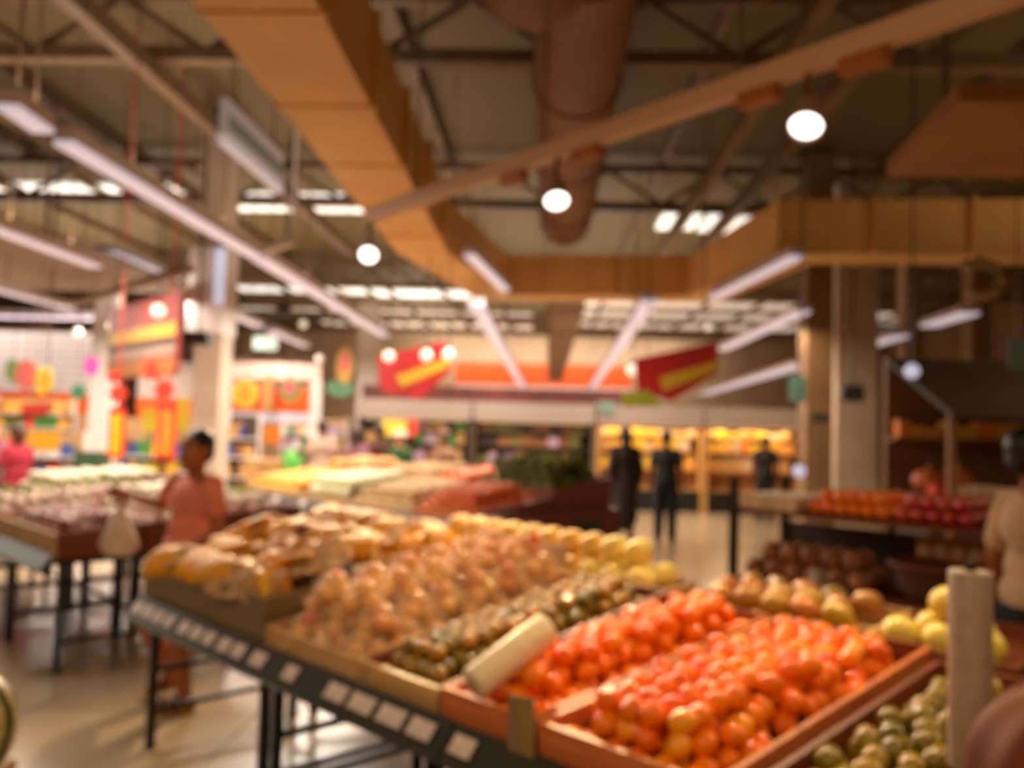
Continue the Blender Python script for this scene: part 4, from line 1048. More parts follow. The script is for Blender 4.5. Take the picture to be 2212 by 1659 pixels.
def person(name_label, cat, loc, head_yaw, h=1.6, skinc=(150, 92, 60), hair=(20, 16, 14), hair_style='short', shirt=None, shirt_name='shirt', bottom=None, bottom_len='trousers', J=None, sleeve=.55, vox=.011, face_dir=None, shoes=(40, 34, 30), hat=None, sandals=False):
    """loc = point on the floor between the feet; body faces local -Y, turned by head_yaw"""
    k = h / 1.6
    t = thing('person', name_label, cat, loc, head_yaw)
    j = dict(pel=(0, 0, .86), bel=(0, -.01, 1.0), che=(0, 0, 1.18), neck=(0, .005, 1.33), head=(0, -.02, 1.475),
             shL=(.155, 0, 1.275), shR=(-.155, 0, 1.275), elL=(.205, .03, 1.02), elR=(-.205, .03, 1.02), wrL=(.225, -.05, .79), wrR=(-.225, -.05, .79),
             hipL=(.085, 0, .82), hipR=(-.085, 0, .82), knL=(.09, -.02, .45), knR=(-.09, -.02, .45), anL=(.095, .02, .075), anR=(-.095, .02, .075),
             toL=(.11, -.15, .03), toR=(-.11, -.15, .03))
    if J: j.update(J)
    j = {a: Vector(b) * k for a, b in j.items()}
    fd = Vector(face_dir).normalized() if face_dir else Vector((0, -1, 0))
    rd = fd.cross(Vector((0, 0, 1))).normalized() * -1      # head's own left
    upv = Vector((0, 0, 1))
    skinm = M('skin_%d_%d_%d' % skinc, skinc, .5, spec=.3)
    across = (j['shL'] - j['shR']).normalized(); fwd = Vector((across.y, -across.x, 0)).normalized() if abs(across.z) < .9 else Vector((0, -1, 0))
    rotT = Matrix((across, -fwd, upv)).transposed()
    bm = nb(); C_ = lambda a, b, r0, r1: capsule(bm, a, b, r0 * k, r1 * k)
    ellipsoid(bm, j['pel'], .15 * k, .105 * k, .12 * k, rotT); ellipsoid(bm, j['bel'], .13 * k, .095 * k, .14 * k, rotT); ellipsoid(bm, j['che'], .145 * k, .10 * k, .15 * k, rotT)
    C_(j['shL'], j['shR'], .055, .055); C_(j['neck'] - upv * .05 * k, lerp(j['neck'], j['head'], .45), .056, .048)
    for s in 'LR':
        C_(j['sh' + s], j['el' + s], .05, .038); C_(j['el' + s], j['wr' + s], .038, .026)
        C_(j['hip' + s], j['kn' + s], .082, .055); C_(lerp(j['kn' + s], j['an' + s], .0), lerp(j['kn' + s], j['an' + s], .35), .052, .055); C_(lerp(j['kn' + s], j['an' + s], .35), j['an' + s], .055, .036)
        an, to = j['an' + s], j['to' + s]; fdr = (to - an); fdr.z = 0; fdr.normalize()
        C_(an - fdr * .035 * k + Vector((0, 0, -.035 * k)), lerp(an, to, .75) + Vector((0, 0, -.004)), .034, .032); C_(lerp(an, to, .6), to, .03, .022)
        # hand: palm, four unequal bent fingers, thumb from the side of the palm
        wd = (j['wr' + s] - j['el' + s]).normalized(); sgn = 1 if s == 'L' else -1
        pn = (-across * sgn); pn = (pn - wd * pn.dot(wd)).normalized()      # palm faces the body
        ln = wd.cross(pn).normalized()
        if ln.dot(fwd) < 0: ln = -ln                                       # thumb side points forward
        pc = j['wr' + s] + wd * .05 * k
        rotH = Matrix((ln, pn, wd)).transposed()
        ellipsoid(bm, pc, .040 * k, .017 * k, .052 * k, rotH)
        for q, (off, l1) in enumerate(((.031, .068), (.0105, .078), (-.0105, .073), (-.031, .058))):
            b0 = pc + ln * off * k + wd * .03 * k; b1 = b0 + (wd * .9 + pn * .25 + ln * (off * 1.2)) * l1 * .55 * k; b2 = b1 + (wd * .65 + pn * .7) * l1 * .5 * k
            C_(b0, b1, .0088, .0082); C_(b1, b2, .0082, .007)
        t0 = pc + ln * .03 * k - wd * .02 * k; t1 = t0 + (ln * .75 + wd * .6 + pn * .2) * .04 * k; t2 = t1 + (wd * .9 + pn * .4) * .03 * k
        C_(t0, t1, .012, .010); C_(t1, t2, .010, .008)
    rotF = Matrix((rd, -fd, upv)).transposed(); H = j['head']
    ellipsoid(bm, H + upv * .02 * k - fd * -.0 * k, .074 * k, .092 * k, .094 * k, rotF)
    ellipsoid(bm, H - upv * .045 * k + fd * .012 * k, .058 * k, .070 * k, .066 * k, rotF)      # jaw
    C_(H + fd * .088 * k + upv * .012 * k, H + fd * .104 * k - upv * .022 * k, .009, .016)      # nose
    ellipsoid(bm, H + fd * .078 * k - upv * .055 * k, .026 * k, .014 * k, .011 * k, rotF)        # lips
    ellipsoid(bm, H + fd * .074 * k - upv * .088 * k, .020 * k, .016 * k, .015 * k, rotF)        # chin
    for sg in (-1, 1): ellipsoid(bm, H + rd * sg * .076 * k, .012 * k, .022 * k, .032 * k, rotF); ellipsoid(bm, H + fd * .078 * k + rd * sg * .030 * k + upv * .034 * k, .022 * k, .010 * k, .007 * k, rotF)
    body = skin('body', bm, skinm, t, vox, 3 if vox < .009 else 2)
    body.data.materials.append(m_lip); body.data.materials.append(m_iris); body.data.materials.append(m_eye)
    lipc = H + fd * .088 * k - upv * .055 * k
    for p in body.data.polygons:
        c = p.center
        q = c - lipc
        if abs(q.dot(rd)) < .024 * k and abs(q.z) < .010 * k and q.dot(fd) > -.012 * k: p.material_index = 1
        for sg in (-1, 1):
            q = c - (H + fd * .085 * k + rd * sg * .030 * k + upv * .018 * k)
            if abs(q.dot(rd)) < .015 * k and abs(q.z) < .007 * k and q.dot(fd) > -.03 * k: p.material_index = 2 if abs(q.dot(rd)) < .007 * k else 3
            q = c - (H + fd * .085 * k + rd * sg * .030 * k + upv * .036 * k)
            if abs(q.dot(rd)) < .02 * k and abs(q.z) < .0055 * k and q.dot(fd) > -.03 * k: p.material_index = 2
    hm = M('hair_%d_%d_%d' % hair, hair, .45)
    bm = nb(); ellipsoid(bm, H + upv * .038 * k - fd * .016 * k, .083 * k, .096 * k, .088 * k, rotF)
    if hair_style == 'short': ellipsoid(bm, H - upv * .01 * k - fd * .045 * k, .070 * k, .06 * k, .075 * k, rotF)
    if hair_style == 'bun': ellipsoid(bm, H - upv * .01 * k - fd * .045 * k, .074 * k, .06 * k, .075 * k, rotF); ellipsoid(bm, H + upv * .01 * k - fd * .13 * k, .04 * k, .04 * k, .04 * k, rotF); 
    if hair_style == 'long': C_(H - fd * .055 * k, H - fd * .07 * k - upv * .22 * k, .075, .06)
    ho = skin('hair', bm, hm, t, max(vox, .009), 2)
    if hat:
        bm = nb(); ellipsoid(bm, H + upv * .06 * k - fd * .01 * k, .105 * k, .115 * k, .085 * k, rotF); lathe(bm, [(0, -.01), (.16 * k, -.012), (.165 * k, 0), (.1 * k, .012), (0, .012)], 24, Matrix.Translation(H + upv * .05 * k))
        skin('sun_hat', bm, M('hat_%d_%d_%d' % hat, hat, .7), t, .011, 2)
    if shirt:
        sm = M('cloth_%d_%d_%d' % shirt, shirt, .8, tuple(int(c * .86) for c in shirt), 5, bump=.15)
        bm = nb()
        ellipsoid(bm, j['pel'] + upv * .03 * k, .172 * k, .132 * k, .12 * k, rotT); ellipsoid(bm, j['bel'], .158 * k, .122 * k, .15 * k, rotT); ellipsoid(bm, j['che'], .165 * k, .120 * k, .15 * k, rotT)
        C_(j['shL'] - upv * .01 * k, j['shR'] - upv * .01 * k, .056, .056)
        for s in 'LR': C_(lerp(j['neck'], j['sh' + s], .35) - upv * .02 * k, j['sh' + s], .05, .054)
        capsule(bm, lerp(j['bel'], j['che'], .6), lerp(j['che'], j['neck'], .62), .12 * k, .075 * k)
        for s in 'LR':
            e = lerp(j['sh' + s], j['el' + s], min(1, sleeve)); C_(j['sh' + s], e, .058, .058)
            if sleeve > 1: C_(e, lerp(j['el' + s], j['wr' + s], sleeve - 1), .056, .042)
        skin(shirt_name, bm, sm, t, max(vox, .010), 3)
    if bottom:
        pm = M('cloth_%d_%d_%d' % bottom, bottom, .8, tuple(int(c * .85) for c in bottom), 5)
        bm = nb(); ellipsoid(bm, j['pel'] - upv * .02 * k, .165 * k, .122 * k, .12 * k, rotT)
        f = dict(trousers=1.9, shorts=.75, skirt=1.15, knee=1.02)[bottom_len]
        for s in 'LR':
            kn = lerp(j['hip' + s], j['kn' + s], min(1, f)); C_(j['hip' + s], kn, .098, .08)
            if f > 1: C_(j['kn' + s], lerp(j['kn' + s], j['an' + s], f - 1), .08, .062 if bottom_len == 'trousers' else .085)
        if bottom_len == 'skirt': 
            m_ = (j['knL'] + j['knR']) / 2; capsule(bm, j['pel'] - upv * .05 * k, m_ - upv * .05 * k, .15 * k, .19 * k)
        skin('skirt' if bottom_len == 'skirt' else ('shorts' if f < 1.1 else 'trousers'), bm, pm, t, max(vox, .010), 2)
    for s in 'LR':
        an, to = j['an' + s], j['to' + s]; fdr = (to - an); sl = fdr.z; fdr.z = 0; fdr.normalize()
        bm = nb()
        a0 = an - fdr * .055 * k; a0.z = an.z - .068 * k; b0 = to + fdr * .03 * k; b0.z = to.z - .024 * k
        x_ = Vector((-fdr.y, fdr.x, 0))
        if sandals:
            bar(bm, a0, b0, .085 * k, .016 * k); obj('sandal_sole', bm, M('tan_sandal_sole', (190, 134, 52), .6), t)
            for q in (.45, .68):
                c = lerp(a0, b0, q); bm = nb()
                tube(bm, [c + x_ * (.045 * k * math.cos(a)) + upv * (.008 + .062 * k * math.sin(a)) for a in [PI * i / 10 for i in range(11)]], .013 * k, 8); obj('sandal_strap', bm, m_blackp, t, True)
        else:
            capsule(bm, a0 + upv * .035 * k, b0 + upv * .03 * k, .043 * k, .036 * k); bmesh.ops.translate(bm, vec=(0, 0, .006), verts=bm.verts); obj('shoe', bm, M('shoe_%d' % shoes[0], shoes, .5), t, True)
    return t
def local(p, loc, yawz):
    q = Matrix.Rotation(-yawz, 3, 'Z') @ (Vector(p) - Vector(loc)); return tuple(q)
# the woman walking between the tables, holding a bag
hl = Vector((-.62, -.78, 0)).normalized(); left = Vector((-hl.y, hl.x, 0))
yawW = math.atan2(hl.x, -hl.y) 
wl = Vector((-2.02, 4.86, 0)); kW = 1.0
hc = Vector((-1.98, 4.87, .83)); 
WJ = dict(pel=hc + Vector((0, 0, .03)), bel=(-1.965, 4.865, .99), che=(-1.955, 4.86, 1.14), neck=(-1.95, 4.86, 1.285), head=(-1.945, 4.83, 1.425),
          shL=Vector((-1.95, 4.86, 1.25)) + left * .175, shR=Vector((-1.96, 4.86, 1.25)) - left * .175,
          elL=(-1.765, 4.72, 1.0), wrL=(-1.93, 4.60, .86), elR=(-2.24, 5.08, 1.10), wrR=(-2.46, 5.14, 1.135),
          hipL=hc + left * .08 - Vector((0, 0, .03)), hipR=hc - left * .08 - Vector((0, 0, .03)),
          knL=(-1.99, 4.78, .44), anL=(-1.945, 4.82, .085), toL=(-2.09, 4.77, .04),
          knR=(-2.22, 4.90, .46), anR=(-2.11, 5.03, .15), toR=(-2.23, 4.99, .055))
WJ = {a: local(b, wl, yawW) for a, b in WJ.items()}
fdw = Matrix.Rotation(-yawW, 3, 'Z') @ Vector((-.45, -.85, -.12))
woman = person('woman in a salmon pink T-shirt and dark shorts walking between the tables with a bag', 'person', wl, yawW, 1.6, (164, 98, 60), (18, 14, 12), 'short', (250, 150, 130), 't_shirt', (34, 28, 26), 'shorts', WJ, .55, .0062, tuple(fdw), sandals=True)
# carrier bag hanging from her hand
bp = Vector((-2.515, 5.145, 1.085))
t = thing('carrier_bag', 'thin whitish plastic bag hanging from the hand of the woman in pink', 'bag', bp)
bm = nb(); lathe(bm, [(0, -.31), (.07, -.30), (.10, -.24), (.085, -.17), (.05, -.09), (.018, -.03), (.014, -.01), (0, -.01)], 20)
for v in bm.verts:
    n_ = noise.noise(v.co * 16); v.co.x *= 1.15 + .25 * n_; v.co.y *= .7 + .25 * n_
obj('sack', bm, m_bag, t, True)
bm = nb(); tube(bm, [Vector((.0, .0, -.03)), Vector((.012, .01, .02)), Vector((.03, .0, .045)), Vector((.05, -.01, .02)), Vector((.035, -.005, -.03))], .007, 8); obj('handle', bm, m_bag, t, True)

def at_floor(px, Y): 
    p = PY(px, 900, Y); return Vector((p.x, Y, 0))
person('person in a crimson pink shirt at the far left edge, turned away from the promotions', 'person', at_floor(42, 9.6), 1.2, 1.50, (110, 70, 50), (20, 16, 14), 'short', (196, 44, 70), 'shirt', (40, 36, 44), 'trousers')
person('person in a long dark brown dress standing behind the middle row', 'person', at_floor(1352, 12.2), PI + .3, 1.68, (92, 52, 32), (14, 10, 8), 'long', (44, 24, 14), 'top', (40, 22, 12), 'skirt', sleeve=1.6)
person('slim person all in black walking on the open floor', 'person', at_floor(1441, 12.8), PI - .2, 1.64, (92, 52, 32), (10, 8, 8), 'short', (16, 14, 14), 'shirt', (14, 13, 13), 'trousers', sleeve=.6)
person('person in black far off in front of the yellow shelves', 'person', at_floor(1655, 16.4), PI, 1.6, (92, 52, 32), (10, 8, 8), 'short', (26, 18, 16), 'shirt', (20, 16, 16), 'trousers', sleeve=.6)
person('person in a pale pink shirt bending over the far left vegetables', 'person', at_floor(698, 13.0), PI + .5, 1.66, (150, 100, 76), (60, 44, 36), 'short', (216, 178, 160), 'shirt', (90, 74, 62), 'trousers')
person('person in a mauve shirt behind the pale ginger', 'person', at_floor(774, 13.2), PI - .4, 1.56, (120, 76, 58), (48, 34, 30), 'long', (160, 112, 124), 'shirt', (60, 44, 44), 'trousers')
person('person in a dark maroon top between the mauve shirt and the pale hat', 'person', at_floor(822, 14.2), PI, 1.6, (110, 66, 50), (30, 20, 18), 'short', (92, 50, 46), 'top', (50, 36, 32), 'trousers', sleeve=1.5)
person('person with a pale headscarf and green top behind the potatoes', 'person', at_floor(866, 13.4), .3, 1.52, (214, 160, 118), (220, 190, 150), 'long', (34, 92, 44), 'top', (60, 50, 42), 'trousers', hat=(236, 214, 178), sleeve=1.5)
person('person in a brown shirt left of the leafy greens', 'person', at_floor(962, 12.4), PI + .8, 1.56, (150, 104, 72), (110, 80, 58), 'short', (168, 124, 88), 'shirt', (120, 88, 62), 'trousers', sleeve=1.0)
person('person in tan top and black trousers with black hair, cut off by the right edge', 'person', Vector((2.18, 4.0, 0)), PI / 2 + .35, 1.67, (150, 84, 48), (10, 8, 8), 'short', (206, 168, 128), 'top', (14, 12, 12), 'trousers', dict(head=(0, .05, 1.475), neck=(0, .02, 1.33)), .7, vox=.009)

# ------------------------------------------------------------------ BACK CABINETS
def cabinet(xa, xb, Y, label, body, fasc, warm=None, z_f=(1.74, 2.12), depth=.8):
    a, b = PY(xa, 930, Y), PY(xb, 930, Y)
    t = thing('display_cabinet', label, 'cabinet', ((a.x + b.x) / 2, Y, 0)); hw = (b.x - a.x) / 2
    bm = nb(); box(bm, -hw, hw, depth - .05, depth, 0, z_f[1], bev=.01); obj('back_panel', bm, body, t)
    for x in (-hw, hw - .05):
        bm = nb(); box(bm, x, x + .05, 0, depth - .05, 0, z_f[0]); obj('side_panel', bm, body, t)
    for z in (.45, .85, 1.22, 1.52):
        bm = nb(); box(bm, -hw + .05, hw - .05, .10 + .12 * z, depth - .05, z - .025, z); obj('shelf', bm, body, t)
    bm = nb(); box(bm, -hw + .05, hw - .05, .02, .10, 0.0, .42); obj('kick_panel', bm, m_black, t)
    bm = nb(); box(bm, -hw, hw, -.04, .06, z_f[0], z_f[1], bev=.01); obj('fascia', bm, fasc, t)
    bm = nb(); box(bm, -hw, hw, .06, depth - .05, z_f[1] - .05, z_f[1]); obj('roof_panel', bm, fasc, t)
    bm = nb(); box(bm, -hw + .1, hw - .1, .10, .16, z_f[0] - .03, z_f[0] + .01); obj('lamp', bm, M('cabinet_lamp', (255, 220, 160), .4, emit=1.6 if warm else .5), t)
    if warm: area_light('cabinet_light', (t.location.x, Y + .2, z_f[0] - .06), hw * 1.8, .12, warm, (1, .72, .36))
    return t, a.x, b.x
m_cabw = M('greyish_white_fascia', (150, 134, 124), .5)
m_cabd = M('dark_cabinet_lining', (84, 64, 48), .6)
m_caby = M('warm_cabinet_lining', (206, 156, 90), .6)
CABS = [cabinet(772, 1018, 18.0, 'dark display cabinet at the left end of the long white fascia', m_cabd, m_cabw), cabinet(1022, 1284, 18.0, 'dark display cabinet of greens in the middle of the back', m_cabd, m_cabw),
        cabinet(1290, 1520, 18.0, 'warm lit display cabinet behind the two dark figures', m_caby, m_cabw, 13), cabinet(1524, 1738, 18.0, 'warm lit display cabinet next to the brown column', m_caby, m_cabw, 12)]
def stock(x0, x1, y, z, hmin, hmax, kinds, label, group, dep=.2, wr=(.14, .26), rows=1, rz=0):
    for r in range(rows):
        x = x0
        while x < x1:
            wd = R_.uniform(*wr)
            if x + wd > x1: break
            pack(R_.choice(kinds), (x + wd / 2, y + r * (dep + .02), z + .002), 0, (wd * .94, dep, R_.uniform(hmin, hmax)), label, group); x += wd
for ci, (kinds, nm) in enumerate(((('dark', 'brown', 'mauve', 'green', 'tan'), 'in the dark cabinet at left'), (('dark', 'olive', 'brown', 'dark', 'mauve', 'olive'), 'in the cabinet of greens'), (('gold', 'yellow', 'tan', 'gold', 'cream'), 'in the lit cabinet behind the dark figures'), (('gold', 'yellow', 'orange', 'tan', 'cream', 'gold'), 'in the lit cabinet by the brown column'))):
    t, x0, x1 = CABS[ci]
    for z in (.85, 1.22, 1.52):
        stock(x0 + .1, x1 - .1, 18.0 + .38, z, .16 if z < 1.5 else .1, .27 if z < 1.5 else .17, kinds, 'package on a %s shelf %s' % ({.85: 'low', 1.22: 'middle', 1.52: 'top'}[z], nm), 'goods on a %s shelf %s' % ({.85: 'low', 1.22: 'middle', 1.52: 'top'}[z], nm))
bm = nb(); a, b = PY(782, 858, 18.1), PY(1365, 880, 18.1); box(bm, a.x, b.x, 18.1, 18.2, 2.125, 2.42); tag(obj('banner_strip', bm, M('dark_red_strip', (104, 30, 22), .6, (72, 26, 18), 2)), 'dark red strip standing on top of the long white fascia', 'banner')
for px_, w_, c, l in ((852, .55, 'yellow', 'yellow sign board hanging below the fascia at left'), (888, .22, 'red', 'small red sign board beside the yellow one below the fascia')):
    p = PY(px_, 924, 17.8); bm = nb(); box(bm, -w_ / 2, w_ / 2, -.02, .02, -.16, .16, bev=.004); tag(obj('sign_board', bm, MATS['package_' + c], loc=(p.x, 17.93, p.z)), l, 'sign')
for (px0, py0, w_, h_) in ((1310, 880, .35, .25),):
    p = PY(px0, py0, 17.9); bm = nb(); box(bm, -w_ / 2, w_ / 2, -.02, .02, -h_ / 2, h_ / 2); tag(obj('sign_board', bm, M('grey_teal_card', (110, 130, 116), .5), loc=(p.x, 17.93, p.z)), 'small grey teal card on the fascia between the cabinets', 'sign')
# greens heaped over the middle cabinet
# ------------------------------------------------------------------ hanging red signs
def panel_poly(name, pts, Y, thick, mat, parent=None):
    q = [PY(x, y, Y) for x, y in pts]
    bm = nb(); prism(bm, [(p.x, p.z) for p in q], Y, Y + thick, 'y'); return obj(name, bm, mat, parent)
m_rs = M('red_sign_face', (190, 36, 34), .45, (170, 30, 30), 2); m_ys = M('yellow_sign_stripe', (206, 164, 40), .45); m_gs = M('yellow_green_leaf_print', (160, 160, 50), .5)
def red_sign(label, outline, stripe, extra, Y, wires):
    t = thing('promotion_sign', label, 'sign', (0, Y, 0))
    def part(n, pts, y0, th, m):
        q = [PY(x, y, Y) for x, y in pts]; bm = nb(); prism(bm, [(p.x, p.z) for p in q], y0, y0 + th, 'y'); return obj(n, bm, m, t)
    part('panel', outline, 0, .06, m_rs); part('stripe', stripe, -.012, .012, m_ys)
    for e in extra: part('leaf_print', e, -.012, .012, m_gs)
    for wx, wy in wires:
        p = PY(wx, wy, Y); bm = nb(); box(bm, p.x - .008, p.x + .008, .02, .036, p.z, 6.65); obj('wire', bm, m_steel, t)
red_sign('red slanted hanging sign with a yellow stripe, left of the narrow duct', [(815, 768), (962, 738), (976, 800), (905, 862), (822, 840)], [(855, 812), (968, 772), (972, 792), (868, 836)], [], 13.0, ((840, 764), (945, 744)))
red_sign('red slanted hanging sign with a yellow stripe, right of the narrow duct', [(1372, 775), (1550, 738), (1553, 806), (1450, 866), (1376, 842)], [(1425, 815), (1550, 778), (1552, 800), (1432, 845)], [[(1340, 848), (1400, 842), (1432, 878), (1345, 880)]], 13.0, ((1400, 770), (1520, 748)))
# big red and yellow board at left, turned towards us
A_, B_ = Vector((PY(238, 660, 13).x, 13.0, 0)), Vector((PY(386, 660, 10.9).x, 10.9, 0))
zt_, zb_ = 3.22, 2.16
ang = math.atan2(B_.y - A_.y, B_.x - A_.x); ln = (B_ - A_).length
t = thing('promotion_sign', 'large hanging sign, red above and yellow below, left of the tall column', 'sign', (A_.x, A_.y, 0), ang)
m_dr = M('dull_red_sign', (160, 60, 52), .5, (146, 50, 46), 2)
for n_, z0, z1, m, dy in (('panel', zb_, zt_, m_dr, 0), ('yellow_band', 2.66, 2.84, M('dull_yellow_band', (206, 176, 50), .5, (180, 130, 44), 9), -.012), ('dark_line', 2.56, 2.63, M('dark_brown_line', (70, 48, 36), .5), -.012), ('grey_band', 2.42, 2.55, M('greyish_lettering_band', (176, 150, 136), .5, (130, 100, 88), 14), -.012), ('brown_band', 2.17, 2.40, M('orange_brown_band', (170, 104, 40), .5, (150, 84, 34), 5), -.012)):
    bm = nb(); box(bm, 0 + (.0 if dy == 0 else .03), ln - (.0 if dy == 0 else .03), dy, .05 if dy == 0 else 0, z0, z1); obj(n_, bm, m, t)
for x in (.2, ln - .2):
    bm = nb(); box(bm, x - .008, x + .008, .02, .036, zt_, 6.65); obj('wire', bm, m_steel, t)
# festive hangings
m_fr = M('festive_red', (232, 58, 34), .5, (206, 40, 26), 6); m_fy = M('festive_yellow', (248, 192, 40), .5, (236, 160, 30), 8); m_fyd = M('dull_festive_yellow', (196, 148, 44), .5, (170, 110, 34), 10)
def banner(xc, y0, y1, wpx, Y, ym, label, star):
    c = PY(xc, y0, Y); b = PY(xc, y1, Y); w_ = wpx * Y / F / 2
    t = thing('festive_banner', label, 'banner', (c.x, Y, 0))
    bm = nb(); box(bm, -w_, w_, 0, .02, b.z, c.z); obj('red_panel', bm, m_fr, t)
    bm = nb(); box(bm, -w_ * .62, w_ * .62, -.012, 0, b.z + .05, c.z - .09); obj('yellow_panel', bm, ym, t)
    for (dx, py, r) in star:
        q = PY(xc + dx, py, Y); bm = nb(); pts = []
        for i in range(12):
            rr = r if i % 2 == 0 else r * .55; pts.append((q.x - c.x + rr * math.cos(PI * i / 6), q.z + rr * math.sin(PI * i / 6)))
        prism(bm, pts, -.03, .05, 'y'); obj('rosette', bm, m_fr, t)
    bm = nb(); box(bm, -.006, .006, .005, .015, c.z, 6.66); obj('cord', bm, m_fr, t)
banner(254, 880, 990, 36, 11.0, m_fy, 'narrow red banner with a bright yellow centre, nearest the white column', [(0, 850, .14), (-6, 815, .09)])
banner(362, 872, 992, 44, 11.4, m_fyd, 'narrow red banner with a dull yellow centre, left of the cream column', [(-8, 842, .17), (-30, 800, .16), (2, 780, .09)])
# hanging discs and balloons
def hang_disc(px_, py_, rx, rz_, Y, mat, label, inner=None, ring=None):
    c = PY(px_, py_, Y); a, b = rx * Y / F, rz_ * Y / F
    t = thing('hanging_disc', label, 'decoration', c)
    bm = nb(); prism(bm, [(a * math.cos(2 * PI * i / 28), b * math.sin(2 * PI * i / 28)) for i in range(28)], -.03, .03, 'y'); obj('disc', bm, mat, t)
    if inner:
        bm = nb(); prism(bm, [(a * .55 * math.cos(2 * PI * i / 24), b * .55 * math.sin(2 * PI * i / 24) + b * .15) for i in range(24)], -.042, -.03, 'y'); obj('inner_disc', bm, inner, t)
    if ring:
        bm = nb(); 
        tube(bm, [Vector((a * .38 * math.cos(2 * PI * i / 20), -.035, b * .5 * math.sin(2 * PI * i / 20))) for i in range(21)], a * .1, 6); obj('numeral', bm, ring, t)
    bm = nb(); box(bm, -.006, .006, -.006, .006, b, 6.66 - c.z); obj('cord', bm, m_steel, t)
m_yd = M('yellow_disc', (214, 186, 50), .5); m_gd = M('green_disc', (112, 130, 66), .5); m_pd = M('pink_disc', (206, 96, 100), .5)
hang_disc(96, 822, 20, 30, 15.0, m_yd, 'yellow oval hanging sign with a red ring at far left', None, m_fr)
hang_disc(530, 850, 28, 30, 18.5, m_yd, 'round yellow hanging disc with a red ring, in the white gantry', None, m_fr)
hang_disc(627, 842, 24, 26, 18.5, m_gd, 'round green hanging disc with a pink centre, in the white gantry', m_pd)
hang_disc(197, 790, 16, 22, 15.0, M('magenta_balloon', (216, 90, 190), .4), 'magenta hanging decoration by the slim white column')
hang_disc(58, 810, 24, 34, 16.0, M('dull_red_disc', (190, 90, 80), .5), 'dull red hanging disc left of the yellow oval')
hang_disc(28, 800, 16, 26, 16.2, m_gd, 'dull green hanging disc at the far left edge')
hang_disc(578, 850, 14, 40, 18.6, M('tan_hanger', (190, 140, 84), .5), 'narrow tan hanging panel between the yellow and green discs')
hang_disc(745, 790, 18, 40, 20.0, M('olive_yellow_hanger', (190, 150, 70), .5), 'olive yellow hanging panel left of the slim white column', m_pd)
hang_disc(735, 838, 30, 20, 20.2, M('green_hanger', (88, 140, 106), .5), 'green hanging panel low beside the slim white column')
# ------------------------------------------------------------------ left promotion units
Y = 28.0
def fascia(xa, xb, ya, yb, yo, Y, label):
    t = thing('shop_fascia', label, 'fascia', (0, Y, 0))
    a, b, c = PY(xa, ya, Y), PY(xb, yb, Y), PY(xb, yo, Y)
    n_ = 8
    for i in range(n_):
        z0 = b.z + (a.z - b.z) * i / n_
        bm = nb(); box(bm, a.x, b.x, 0, .12, z0 + .03, z0 + (a.z - b.z) / n_ - .03, bev=.01); obj('white_slat', bm, m_white, t)
    bm = nb(); box(bm, a.x, b.x, .02, .14, c.z, b.z); obj('orange_band', bm, m_or, t)
    bm = nb(); box(bm, a.x, b.x, .06, .2, 0, a.z); obj('back_panel', bm, M('warm_panel', (206, 156, 110), .6), t)
    return a.x, b.x, c.z
fascia(-80, 250, 712, 852, 892, 28.0, 'white slatted wall front with an orange band, far left')
fascia(300, 415, 780, 862, 905, 28.2, 'white slatted wall front with an orange band, behind the red banners')
fascia(465, 690, 770, 838, 892, 30.0, 'white slatted wall front with an orange band, behind the white gantry')
t = thing('roof_canopy', 'pale grey lowered ceiling panel at the left edge, under the lamp rows', 'ceiling panel', (0, 0, 4.15))
a, b = P(-200, 640, 4.15), P(300, 560, 4.15)
bm = nb(); box(bm, -14, -7.2, 12.4, 17.5, 0, .12, bev=.01); obj('panel', bm, M('greyish_brown_panel', (150, 132, 122), .6), t)
for x, y in ((-13.5, 12.8), (-7.6, 12.8), (-13.5, 17.0), (-7.6, 17.0)):
    bm = nb(); box(bm, x - .015, x + .015, y - .015, y + .015, .12, 2.5); obj('hanger', bm, m_steel, t)
# warm light panel strip near column
p0, p1 = P(225, 540, 4.6), P(370, 600, 4.6)
linear_lamp(p0, p1, 'wide warm cream ceiling lamp left of the tall column', .42, .1)
p0, p1 = PY(-70, 716, 26.0), PY(236, 726, 26.0)
linear_lamp(Vector((p0.x, 26.0, 4.62)), Vector((p1.x, 26.0, 4.62)), 'long white lamp bar lighting the white slatted wall at far left', .3, .16, dz=2.03)
# gantry
Yg = 19.0
t = thing('gantry', 'white arched gantry with an orange banner, right of the cream column', 'gantry', (0, Yg, 0))
def gp(n, xa, ya, xb, yb, m, y0=0, y1=.15):
    a, b = PY(xa, ya, Yg), PY(xb, yb, Yg); bm = nb(); box(bm, a.x, b.x, y0, y1, b.z, a.z, bev=.008); return obj(n, bm, m, t)
gp('header', 484, 782, 688, 822, m_pk, -.02, .2)
a, b = PY(670, 830, Yg), PY(692, 830, Yg); bm = nb(); box(bm, a.x, b.x, 0, .15, 0, a.z + .1, bev=.01); obj('post', bm, m_colw, t)
a, b = PY(486, 830, Yg), PY(500, 830, Yg); bm = nb(); box(bm, a.x, b.x, 0, .15, 0, a.z + .1, bev=.01); obj('post', bm, m_colw, t)
gp('orange_banner', 500, 832, 668, 888, m_or, .03, .08); gp('red_panel', 548, 834, 612, 868, M('red_panel_print', (206, 50, 40), .5), .015, .03); gp('white_strip', 490, 888, 668, 915, M('pale_lilac_strip', (206, 204, 226), .5), .0, .1)
